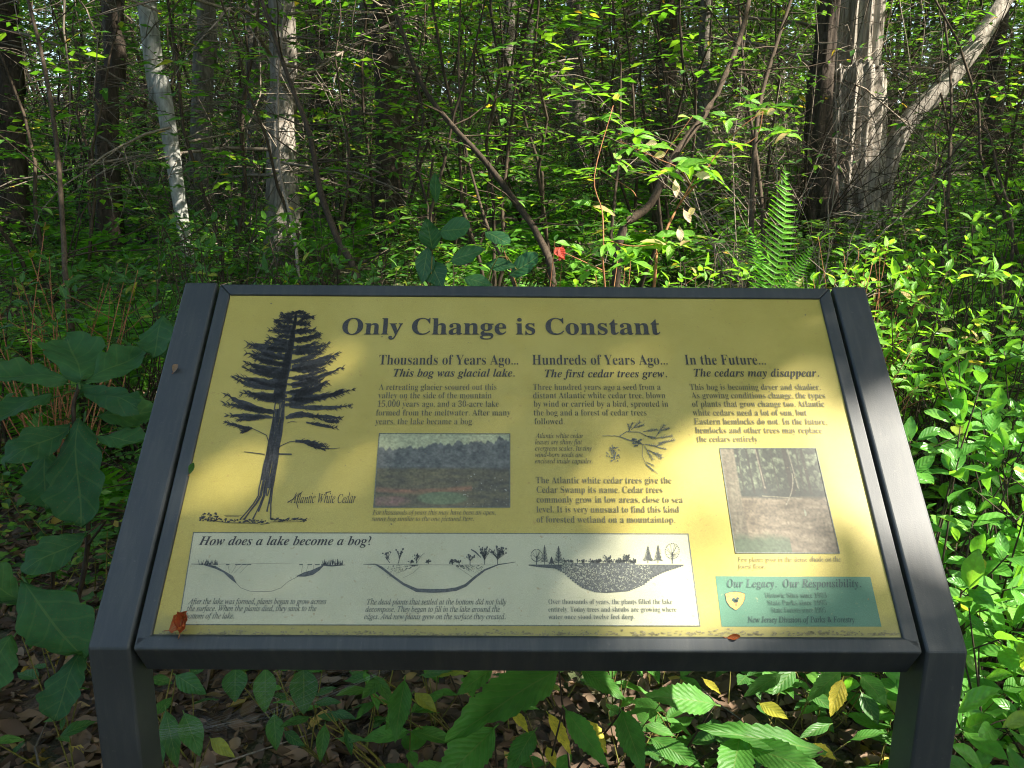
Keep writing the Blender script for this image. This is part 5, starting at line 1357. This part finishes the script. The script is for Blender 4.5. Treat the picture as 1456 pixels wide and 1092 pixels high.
# far trunks
random.seed(73)
FT = []
for k in range(7):
    h = 14; p = [Vector((0, 0, -.2))] + [Vector((random.uniform(-.15, .15) * i, random.uniform(-.1, .1) * i, h * i / 5)) for i in range(1, 6)]
    FT.append(trunk_mesh(p, [.17, .15, .13, .10, .08, .03], M_GREYBARK if k % 3 == 0 else M_DARKBARK, sides=12, seg=4, ridg=.05, nrid=5, flare=.3, seed=k))
def far_tree(x, y, px, d):
    b = on_ground(x, y, -.05); k = random.randrange(7); e = empty('distant_tree', b, 'distant forest trunk with bare dead lower branches', 'tree', 'distant trunks')
    o = bpy.data.objects.new('trunk', FT[k]); COL.objects.link(o); o.parent = e
    w = bpy.data.objects.new('dead_twigs', random.choice(TWB if random.random() < .6 else TW)); COL.objects.link(w); w.parent = e
    e.rotation_euler = (random.uniform(-.05, .05), random.uniform(-.07, .07), random.uniform(0, 6.28)); s = random.uniform(.7, 1.25); e.scale = (s, s, s)
    TREES.append((e, Vector((x, y, b.z + 11))))
scatter(26, 13, 42, 1.1, far_tree, margin=220, clear=((1150, 1250, 14),))
# unseen trees added behind the path to close off the sky there
for i in range(40):
    an = radians(178 + 3.35 * i); rad_ = random.uniform(3.4, 7.0); x, y = rad_ * cos(an) * 1.1, rad_ * sin(an) - .9
    place('sky_block_tree', random.choice(V_FAR if i % 2 and rad_ > 4.8 else V_SAP), x, y, 'leafy young tree added across the path to block skylight, outside the view', 'tree', 'added trees across the path', random.uniform(.8, 1.0))
def outside(x, y, mg=250):
    v = np.array([x, y, 1.4]) - CAM; d = float(v @ CF)
    return d < .3 or abs(FPX * float(v @ CR) / d) > 728 + mg
k = 0
while k < 70:
    rad_ = 6.5 + 22 * random.random() ** 1.3; an = random.uniform(0, 2 * pi); x, y = rad_ * cos(an), rad_ * sin(an)
    if not outside(x, y) or (x > 0 and abs(an - 2 * pi + .32) < .5 and rad_ < 10): continue
    k += 1; place('woods_tree', random.choice(V_FAR + V_SAP), x, y, 'leafy young tree of the woods round the sign, outside the view', 'tree', 'trees outside the view', random.uniform(.8, 1.2))
k = 0
while k < 70:
    rad_ = 2.7 + 11 * random.random() ** 1.2; an = random.uniform(0, 2 * pi); x, y = rad_ * cos(an), rad_ * sin(an)
    if not outside(x, y) or (-3.0 < y < -.2 and abs(x) < 9) or (abs(x) < 2 and y < 2): continue
    k += 1; place('woods_shrub', random.choice(V_LOW + V_LOWB + V_MED[:1]), x, y, 'leafy shrub of the woods round the sign, outside the view', 'shrub', 'shrubs outside the view', random.uniform(.9, 1.3))
# shade trees beside and behind the camera, out of the picture: they carry the canopy that dapples the light
for i, (x, y) in enumerate([(3.6, -1.8), (6.5, -4.5), (5.2, 1.2), (2.2, -4.2), (9.5, -4.2), (-3.5, -3.2), (-5.5, 1.5), (7.5, 4.5), (9.5, 8.0), (-7.5, 5.5), (11.5, 2.5), (12.5, 12)]):
    b = on_ground(x, y, -.05); tree('shade_tree', b, [Vector((0, 0, 0)), Vector((.1, 0, 3)), Vector((.15, .1, 6)), Vector((.1, .2, 9)), Vector((0, .1, 12))], [.2, .17, .14, .1, .04], M_GREYBARK,
        'tall shade tree standing beside the path outside the view', 'shade trees outside the view', sides=16, seed=40 + i)

# ------------------------------------------------------------------ unseen canopy shaped to dapple the light (leaves go to the nearest tree)
holes = []       # gaps cut in the canopy to let sun onto chosen spots (point, radius, strength)
SIGN_H = []
def hole_px(x, y, r, s=1.0): holes.append((ppx(x, y), r * .8, s * .9)); SIGN_H.append(len(holes) - 1)
for x, y, r, s in [(985, 690, .050, 1), (975, 735, .045, 1), (960, 790, .05, 1), (930, 835, .05, 1), (880, 800, .035, .9), (970, 640, .035, .9), (1060, 700, .03, .5), (300, 690, .040, 1), (250, 650, .025, .9), (335, 690, .03, .9), (420, 740, .025, .8),
                   (870, 565, .028, .9), (825, 555, .026, .8), (905, 590, .026, .9), (830, 640, .022, .8), (1210, 620, .04, .6), (1195, 470, .035, .9), (1250, 760, .035, .7), (1270, 860, .04, .8), (1200, 560, .03, .8), (690, 860, .03, .8), (330, 830, .03, .8), (560, 780, .026, .8),
                   (600, 840, .025, .8), (960, 880, .04, .9), (760, 900, .03, .8), (1000, 905, .04, .9), (450, 800, .025, .8), (195, 655, .02, .9), (180, 715, .018, .9), (1290, 640, .03, .5), (860, 905, .03, .9), (1000, 470, .025, .5), (640, 735, .022, .7), (1240, 540, .03, .8), (1330, 860, .03, .5)]:
    hole_px(x, y, r, s)
def hole_w(p, r, s=1.0): holes.append((np.array(p, float), r, s))
for x, y, d, r, s in [(1330, 650, 2.1, .42, 1), (1420, 500, 2.2, .40, 1), (1400, 800, 1.9, .35, 1), (1300, 420, 2.9, .40, 1), (1180, 370, 3.0, .35, 1), (1420, 370, 3.1, .35, .9), (1050, 370, 3.0, .22, .95), (1110, 300, 2.8, .14, 1), (960, 250, 2.5, .17, 1), (1090, 170, 2.5, .12, 1),
                      (900, 340, 2.5, .18, 1), (840, 320, 2.45, .12, 1), (870, 160, 2.5, .1, .9), (800, 355, 2.4, .06, 1), (1340, 900, 1.6, .15, .7), (1180, 980, 1.7, .16, 1), (720, 1000, 1.25, .10, .9), (870, 990, 1.3, .12, .9), (600, 1030, 1.4, .05, .7), (960, 1040, 1.3, .08, .9), (1080, 1050, 1.3, .10, .9), (945, 225, 2.5, .32, 1), (700, 300, 4.5, .35, .9), (560, 380, 3.8, .12, .8), (900, 300, 2.5, .25, 1), (1100, 970, 1.9, .10, .9), (1200, 340, 3.1, .4, 1), (1310, 330, 3.2, .42, 1), (1420, 300, 3.3, .42, 1), (1250, 300, 3.9, .35, .9), (1400, 250, 4.3, .35, .9), (1020, 350, 3.1, .22, .95), (880, 370, 3.2, .25, .95), (660, 360, 3.3, .24, .95), (720, 380, 3.3, .15, .9), (600, 300, 4.3, .2, .8), (480, 360, 3.6, .07, .7), (400, 340, 3.6, .06, .6), (300, 350, 3.6, .06, .6), (820, 360, 3.4, .2, .9), (150, 380, 3.6, .06, .6), (1100, 320, 2.75, .2, 1), (1110, 250, 2.75, .14, 1), (960, 300, 4.5, .4, .9), (820, 250, 5.5, .5, .9), (1050, 260, 6, .6, .9), (700, 280, 6, .4, .8), (750, 990, 1.3, .05, .6), (960, 1000, 1.3, .05, .6),
                      (680, 360, 3.2, .14, 1), (640, 350, 3.4, .1, .9), (740, 400, 3.0, .10, .9), (560, 300, 4.3, .2, .6), (170, 285, 4.4, .16, .9), (250, 60, 7, .10, 1), (228, 110, 7, .08, .9), (250, 230, 7, .10, 1), (262, 310, 7, .10, 1), (100, 200, 13, .8, 1), (200, 220, 12, .5, .8),
                      (1205, 60, 8.4, .32, 1), (1220, 150, 8.3, .32, 1), (1200, 220, 8.3, .22, 1), (1340, 125, 8.6, .3, 1), (1220, 40, 8, .16, 1), (1225, 110, 8, .18, 1), (1215, 200, 8, .15, .9), (1195, 260, 8, .14, .9), (1245, 90, 8, .12, .8), (1330, 140, 8.6, .2, 1), (1300, 180, 8.6, .15, .8), (1370, 90, 8.6, .1, .8), (1300, 240, 6.5, .5, .7), (1400, 300, 5.0, .35, .8), (1240, 320, 4.2, .3, .8),
                      (1400, 40, 9, .6, .8), (1080, 40, 9, .3, .6), (700, 40, 14, .8, .6), (402, 200, 7.4, .14, .75), (412, 300, 7.4, .12, .8), (400, 80, 7.5, .1, .7), (900, 200, 9, .4, .7), (620, 150, 10, .5, .5), (40, 240, 9, .25, .8)]:
    hole_w(at(x, y, d), r, s)
rr = random.Random(77)
for i in range(230):
    y = rr.uniform(2.5, 34); x = rr.uniform(-1, 1) * (2 + .72 * y); hole_w((x, y, gzf(x, y) + rr.uniform(.2, 1.5)), rr.uniform(.08, .26) * (1 + .06 * y) * (1.35 if x > 0 else 1), .95)
HP = np.array([h[0] for h in holes]); HR = np.array([h[1] for h in holes]); HS = np.array([h[2] for h in holes])
def keep_mask(P, size):
    k = np.ones(len(P), bool)
    for i in range(len(HP)):
        v = P - HP[i]; t = v @ SUN_N; q = ((v - t[:, None] * SUN_N) ** 2).sum(1)
        ins = (q < (HR[i] * rng.uniform(.85, 1.2, len(P)) + size * (.15 if i in SIGN_H else .5)) ** 2) & (t > .5) & (rng.random(len(P)) < HS[i]); k &= ~ins
    return k
def canopy(n, x0, x1, y0, y1, h0, h1, tz, size):
    X = rng.uniform(x0, x1, n); Y = rng.uniform(y0, y1, n); h = h0 + (h1 - h0) * rng.random(n) ** .9
    G_ = gz(X, Y); s = (h - tz) / SUN_N[2]
    P = np.stack([X + SUN_N[0] * s, Y + SUN_N[1] * s, G_ + h], 1)
    return P[keep_mask(P, size)], size
CAN = [canopy(13000, -9, 9, -8, -.6, 6.5, 10.5, .4, .20), canopy(50000, 4, 24, -8, 14, 6.5, 11, 1.0, .26), canopy(52000, -2.6, 2.9, -.6, 4.2, 4.8, 8.5, .8, .105), canopy(120000, -14, 14, 1.0, 14, 6.5, 10.5, 1.2, .21), canopy(80000, -30, 30, 14, 46, 8.0, 13.0, 2.0, .34)]
TP = np.array([tuple(t[1]) for t in TREES]); crowns = {}
for P, size in CAN:
    n = len(P); d2 = ((P[:, None, :2] - TP[None, :, :2]) ** 2).sum(2) if n * len(TP) < 3e7 else None
    near = d2.argmin(1)
    nrm = rng.normal(0, .45, (n, 3)) + SUN_N * .8 + np.array([0, 0, .4])
    for k in np.unique(near):
        m_ = near == k; c_ = int(m_.sum())
        crowns.setdefault(int(k), []).append(batch(T_TINY, P[m_], rdir(c_, .3), nrm[m_], size * rng.uniform(.7, 1.3, c_)))
for k, parts in crowns.items():
    e = TREES[k][0]; V, F, U = merge(parts)
    Mi = np.array((Matrix.LocRotScale(e.location, e.rotation_euler, e.scale)).inverted())
    V = V @ Mi[:3, :3].T + Mi[:3, 3]
    o = bpy.data.objects.new('crown', mesh_np('crown', V, F, U, smooth=False, mat=M_CANOPY)); COL.objects.link(o); o.parent = e
    # limbs reaching into the crown
    r = random.Random(k); mb = MB(); top = TREES[k][1]
    Vw = merge(parts)[0]
    for j in range(7):
        q = Vector(Vw[r.randrange(len(Vw))]); z0 = e.location.z + (q.z - e.location.z) * r.uniform(.5, .75)
        a0 = Vector((e.location.x + (top.x - e.location.x) * .6, e.location.y + (top.y - e.location.y) * .6, z0))
        if (q - a0).length > 6: q = a0 + (q - a0).normalized() * 6
        pts = curve([a0, a0.lerp(q, .5) + jit(.25), q], 4); pts = [Vector(Mi[:3, :3] @ np.array(p) + Mi[:3, 3]) for p in pts]
        mb.tube(pts, [.045 * (1 - .85 * i / (len(pts) - 1)) for i in range(len(pts))], 5, cap=False)
    o = bpy.data.objects.new('limbs', mb.mesh('limbs', M_GREYBARK)); COL.objects.link(o); o.parent = e

# ------------------------------------------------------------------ ground cover and litter (uncountable)
def ground_pts(n, d0, d1, pw=1.0, margin=120):
    d = d0 + (d1 - d0) * rng.random(n) ** pw; px = rng.uniform(-margin, 1456 + margin, n)
    x = CAM[0] + d * (px - 728) / FPX + .006 * d; y = CAM[1] + d; return x, y
x, y = ground_pts(16000, 1.35, 7, 1.4, 500); n = len(x)
x2 = np.concatenate([rng.uniform(-3.2, 3.2, 14000), rng.uniform(-7, 9, 16000)]); y2 = np.concatenate([rng.uniform(-1.5, 3, 14000), rng.uniform(-6, 7, 16000)]); x = np.concatenate([x, x2]); y = np.concatenate([y, y2]); n = len(x)
lit = mesh_np('leaf_litter', *batch(T_CURL, np.stack([x, y, gz(x, y) + rng.uniform(.002, .03, n)], 1), rdir(n, .2), rnorm(n, .45), rng.uniform(.022, .09, n) * rng.uniform(.6, 1, n)), mat=M_LITTER, smooth=False)
tag(link('leaf_litter', lit), 'brown fallen leaves lying over the forest floor', 'leaf litter', kind='stuff')
def cover(n, d0, d1, pw, h, s0, s1, mat, name, label, thr=.45, margin=120, tmpl=T_TINY):
    x, y = ground_pts(n, d0, d1, pw, margin); k = fbm(x * 1.1 + 50, y * 1.1 + 50, 61, 3) > thr; x, y = x[k], y[k]; n = len(x)
    z = gz(x, y) + rng.random(n) ** 1.2 * h * (.5 + fbm(x * 2 + 9, y * 2 + 9, 63, 2))
    o = link(name, mesh_np(name, *batch(tmpl, np.stack([x, y, z], 1), rdir(n, .3), rnorm(n, .45), rng.uniform(s0, s1, n)), mat=mat, smooth=False)); tag(o, label, 'ground cover', kind='stuff')
cover(26000, 2.4, 8, 1.1, .26, .03, .055, M_MID, 'ground_cover', 'dense small green leaves carpeting the floor behind the sign', .36, 200, T_SMALL)
cover(60000, 7, 28, 1.2, .38, .05, .11, M_FERN, 'fern_carpet', 'bright fern carpet over the distant forest floor', .40, 200)
nfr = 900
x, y = ground_pts(nfr, 3.0, 14, 1.0, 200)
A = batch(FRL[0], np.stack([x, y, gz(x, y) + .08], 1), rdir(nfr, .35) + np.array([0, 0, .35]), rnorm(nfr, .3), rng.uniform(.25, .5, nfr))
tag(link('fern_undergrowth', mesh_np('fern_undergrowth', *A, mat=M_FERN, smooth=False)), 'tangle of small fern fronds filling the undergrowth', 'ferns', kind='stuff')
# fallen sticks
random.seed(81); mb = MB()
for i in range(260):
    x, y = random.uniform(-3, 3), random.uniform(.7, 7); a = random.uniform(0, 6.28); l = random.uniform(.1, .5); z = gzf(x, y) + .015
    p = Vector((x, y, z)); q = Vector((x + cos(a) * l, y + sin(a) * l, gzf(x + cos(a) * l, y + sin(a) * l) + random.uniform(.01, .06)))
    mb.tube([p, p.lerp(q, .5) + jit(.02), q], [.004, .003, .0015], 4, cap=False)
tag(link('fallen_sticks', mb.mesh('fallen_sticks', M_TWIG)), 'thin dead sticks lying in the leaf litter', 'sticks', kind='stuff')
# tangle of brush at mid height
random.seed(82)
BR = []
for k in range(5):
    r = random.Random(400 + k); mb = MB()
    for i in range(38):
        p = Vector((r.uniform(-.15, .15), r.uniform(-.15, .15), 0)); a = r.uniform(0, 6.28); d = Vector((cos(a) * .5, sin(a) * .5, 1)).normalized(); l = r.uniform(.6, 2.4); q = []
        for j in range(9):
            q.append(p.copy()); d = (d + Vector((r.uniform(-.25, .25), r.uniform(-.25, .25), r.uniform(-.22, .12)))).normalized(); p = p + d * l / 8
        mb.tube(q, [.006 * (1 - .8 * j / 8) for j in range(9)], 3, cap=False)
        for s in range(6):
            k2 = r.randint(3, 8); p = q[k2].copy(); a = r.uniform(0, 6.28); e_ = Vector((cos(a), sin(a), r.uniform(-.4, .6))); ll = r.uniform(.1, .4)
            mb.tube([p, p + e_ * ll * .5 + Vector((0, 0, .02)), p + e_ * ll], [.0025, .002, .001], 3, cap=False)
    BR.append(mb.mesh('dead_stems', M_TWIG if k % 2 else M_STEM))
def brush(x, y, px, d):
    b = on_ground(x, y, -.02); e = empty('bare_brush', b, 'tangled bare brush of thin dead stems in the woods', 'brush', 'bare brush tangles')
    o = bpy.data.objects.new('dead_stems', random.choice(BR)); COL.objects.link(o); o.parent = e; s = random.uniform(.8, 1.4) * (1 + .03 * d); e.scale = (s, s, s); e.rotation_euler = (0, 0, random.uniform(0, 6.28))
scatter(40, 5.0, 18, .6, brush, clear=((1130, 1260, 8.5),))

# ------------------------------------------------------------------ small things on the sign
random.seed(91)
def fallen(base_px, tip_px, w, mat, label, name='fallen_leaf', n0=.004, curl=.5, up=None, kind='serr', lift=.01):
    a = Vector(ppx(*base_px, n0)); b = Vector(ppx(*tip_px, n0 + lift)); l = (b - a).length
    e = empty(name, a, label, 'leaf')
    u0 = uv_of(*base_px); wid = w / FPX * 1.15 / l
    V, F, U = leaf_hi(kind, random.randint(0, 9), wid, 14, -.25, .25, -curl)
    if curl > .5:     # crumpled: blade rolled up at the sides and folded over at the tip
        hw_ = wid / 2; ang = V[:, 0] / hw_ * 1.25; V[:, 0] = np.sin(ang) * hw_ * .62 + .04 * np.sin(V[:, 1] * 17); V[:, 2] = (1 - np.cos(ang)) * hw_ * .75 + .07 * np.sin(V[:, 1] * 11 + ang * 2) + .25 * V[:, 1] ** 2
        V[:, 1] = np.sin(V[:, 1] * 1.9) / 1.1 + .04 * np.sin(ang * 3)
    me = mesh_np('blade', V, F, U, mat=mat)
    put_leaf(me, a, b - a, Vector(up or tuple(P_N)) + jit(.2), l, e, 'blade')
    mb = MB(); mb.tube([a, a - (b - a) * .25 + Vector((0, 0, .002))], [.0007, .0005], 4); link('stalk', mb.mesh('stalk', M_REDSTEM), e)
fallen((242, 898), (274, 890), 36, M_CURL, 'curled orange-red dead leaf lying in the lower left corner of the sign', curl=.9, n0=.005)
fallen((258, 903), (274, 872), 24, M_CURL, 'dark red crumpled leaf standing on edge in the lower left corner of the sign', curl=1.1, n0=.006, lift=.02)
fallen((247, 531), (255, 521), 9, M_LITTER, 'small brown leaf scrap stuck on the left arm of the frame', curl=.3, n0=.0015, lift=.001, kind='ellip')
fallen((1033, 907), (1052, 906), 7, M_CURL, 'dull red leaf fragment caught on the lower edge of the yellow panel', curl=.2, n0=-.001, lift=.001, kind='ellip')
fallen((270, 675), (279, 661), 8, M_SERRD, 'tiny green leaf tip poking over the left rim of the panel', curl=.3, n0=.001, lift=.004, kind='ellip')
# cobweb under the rail at the left post
mb = MB()
a0 = at(212, 1046, 1.17); far_ = [at(x, y, d) for x, y, d in ((330, 955, 1.12), (400, 952, 1.11), (470, 950, 1.11), (560, 949, 1.11), (300, 960, 1.2), (250, 955, 1.14))]
for i in range(34):
    p = a0 + jit(.01); f = random.random() * 3.99; k = int(f); q = far_[k].lerp(far_[min(3, k + 1)], f - k) + jit(.004)
    md = p.lerp(q, .5) + Vector((0, 0, -.012 - .02 * random.random())); mb.tube([p, p.lerp(md, .5) + Vector((0, 0, -.004)), md, md.lerp(q, .5) + Vector((0, 0, -.003)), q], [.00005] * 5, 3, cap=False)
for i in range(40):
    t = random.uniform(.2, .95); f1, f2 = random.random() * 2.99, random.random() * 2.99
    g1 = a0.lerp(far_[int(f1)], t) + Vector((0, 0, -.01)); g2 = a0.lerp(far_[int(f2)], t + random.uniform(-.05, .05)) + Vector((0, 0, -.012)); mb.tube([g1, g2], [.00004] * 2, 3, cap=False)
mt, nt, b, out = new_mat('spider_silk'); b.inputs['Base Color'].default_value = (.7, .7, .68, 1); b.inputs['Roughness'].default_value = .4; b.inputs['Alpha'].default_value = .4
tag(link('cobweb', mb.mesh('cobweb', mt)), 'fine pale cobweb slung between the left post and the lower rail', 'cobweb')

# ------------------------------------------------------------------ each of the scattered plants is named by what it stands beside
MARKS = [(-400, 'beyond the left edge of the woods'), (60, 'near the left edge, behind the oak leaves'), (160, 'left of the pale birch'), (250, 'about the foot of the pale birch'), (330, 'between pale birch and thick grey trunk'), (405, 'about the thick grey trunk'), (480, 'right of the thick grey trunk'),
         (555, 'about the dark trunk above the title'), (640, 'right of the dark trunk above the title'), (740, 'behind the middle of the sign'), (840, 'left of the twiggy shrub'), (930, 'behind the twiggy shrub'), (1020, 'between twiggy shrub and tall fern'), (1100, 'behind the tall fern'),
         (1200, 'about the foot of the massive cedar'), (1290, 'below the leaning log'), (1390, 'right of the leaning log'), (1470, 'at the right edge of the woods'), (1900, 'beyond the right edge of the woods')]
ORD = ['first', 'second', 'third', 'fourth', 'fifth', 'sixth', 'seventh', 'eighth', 'ninth', 'tenth', 'eleventh', 'twelfth', 'thirteenth', 'fourteenth', 'fifteenth', 'sixteenth', 'seventeenth', 'eighteenth', 'nineteenth', 'twentieth', 'next after twentieth', 'second after twentieth', 'third after twentieth', 'fourth after twentieth', 'fifth after twentieth']
SHORT = {'seedlings in the litter round the sign': 'green seedling in the litter', 'ferns just behind the sign': 'arching green fern', 'fern clumps farther back': 'small distant fern clump', 'bronze ferns': 'bronze browning fern',
         'low shrubs in the undergrowth': 'knee-high leafy shrub', 'low shrubs farther back': 'low distant green shrub', 'waist-high shrubs': 'waist-high thin shrub', 'tall shrubs deeper in the woods': 'tall thin-leaved shrub', 'slim dark saplings': 'slim dark sparse sapling',
         'saplings between the farther trunks': 'farther leafy sapling', 'leafy saplings in the middle distance': 'nearer leafy sapling', 'distant young trees': 'distant leafy young tree', 'distant trunks': 'distant bare-branched trunk', 'bare brush tangles': 'bare brush tangle'}
SEEDM = [(-1.9, 'left of the oak leaves'), (-1.4, 'among the oak leaves'), (-.95, 'outside the left post'), (-.5, 'inside the left post'), (-.15, 'left of the big toothed leaves'), (.2, 'under the big toothed leaves'), (.55, 'inside the right post'), (1.0, 'outside the right post'), (1.4, 'among the bright bushes'), (1.9, 'beyond the bright bushes')]
bk = {}
for o in COL.objects:
    g = o.get('group')
    if o.parent is None and g in SHORT:
        v = np.array(o.location) - CAM; d = float(v @ CF); px = 728 + FPX * float(v @ CR) / d
        if g.startswith('seedlings'): m_ = min(SEEDM, key=lambda q: abs(q[0] - o.location.x))[1]
        else: m_ = min(MARKS, key=lambda q: abs(q[0] - px))[1]
        bk.setdefault((g, m_), []).append((d, o.name))
for (g, m_), L in bk.items():
    L.sort()
    for i, (d, nm) in enumerate(L):
        rk = '' if len(L) == 1 else ((', nearest one ' if i == 0 else ', ' + ORD[min(24, i)] + ' nearest ') if i < len(L) - 1 or len(L) < 3 else ', farthest one ')
        bpy.data.objects[nm]['label'] = (SHORT[g] + rk + (' ' if not rk else '') + m_).replace('  ', ' ')

n = 110000; an = rng.uniform(-pi, pi, n); dd = rng.uniform(40, 58, n); x = dd * np.sin(an); y = dd * np.cos(an); z = gz(x, y) + 13 * rng.random(n) ** 1.1
k = fbm(x * .35 + 80, z * .35 + y * .1, 71, 3) > .30; x, y, z = x[k], y[k], z[k]; n = len(x)
tag(link('far_woods', mesh_np('far_woods', *batch(T_TINY, np.stack([x, y, z], 1), rdir(n, .4), rnorm(n, .6), rng.uniform(.3, .6, n)), mat=M_CANOPY, smooth=False)), 'far-off leafy woods closing the background as one mass', 'woods', kind='stuff')
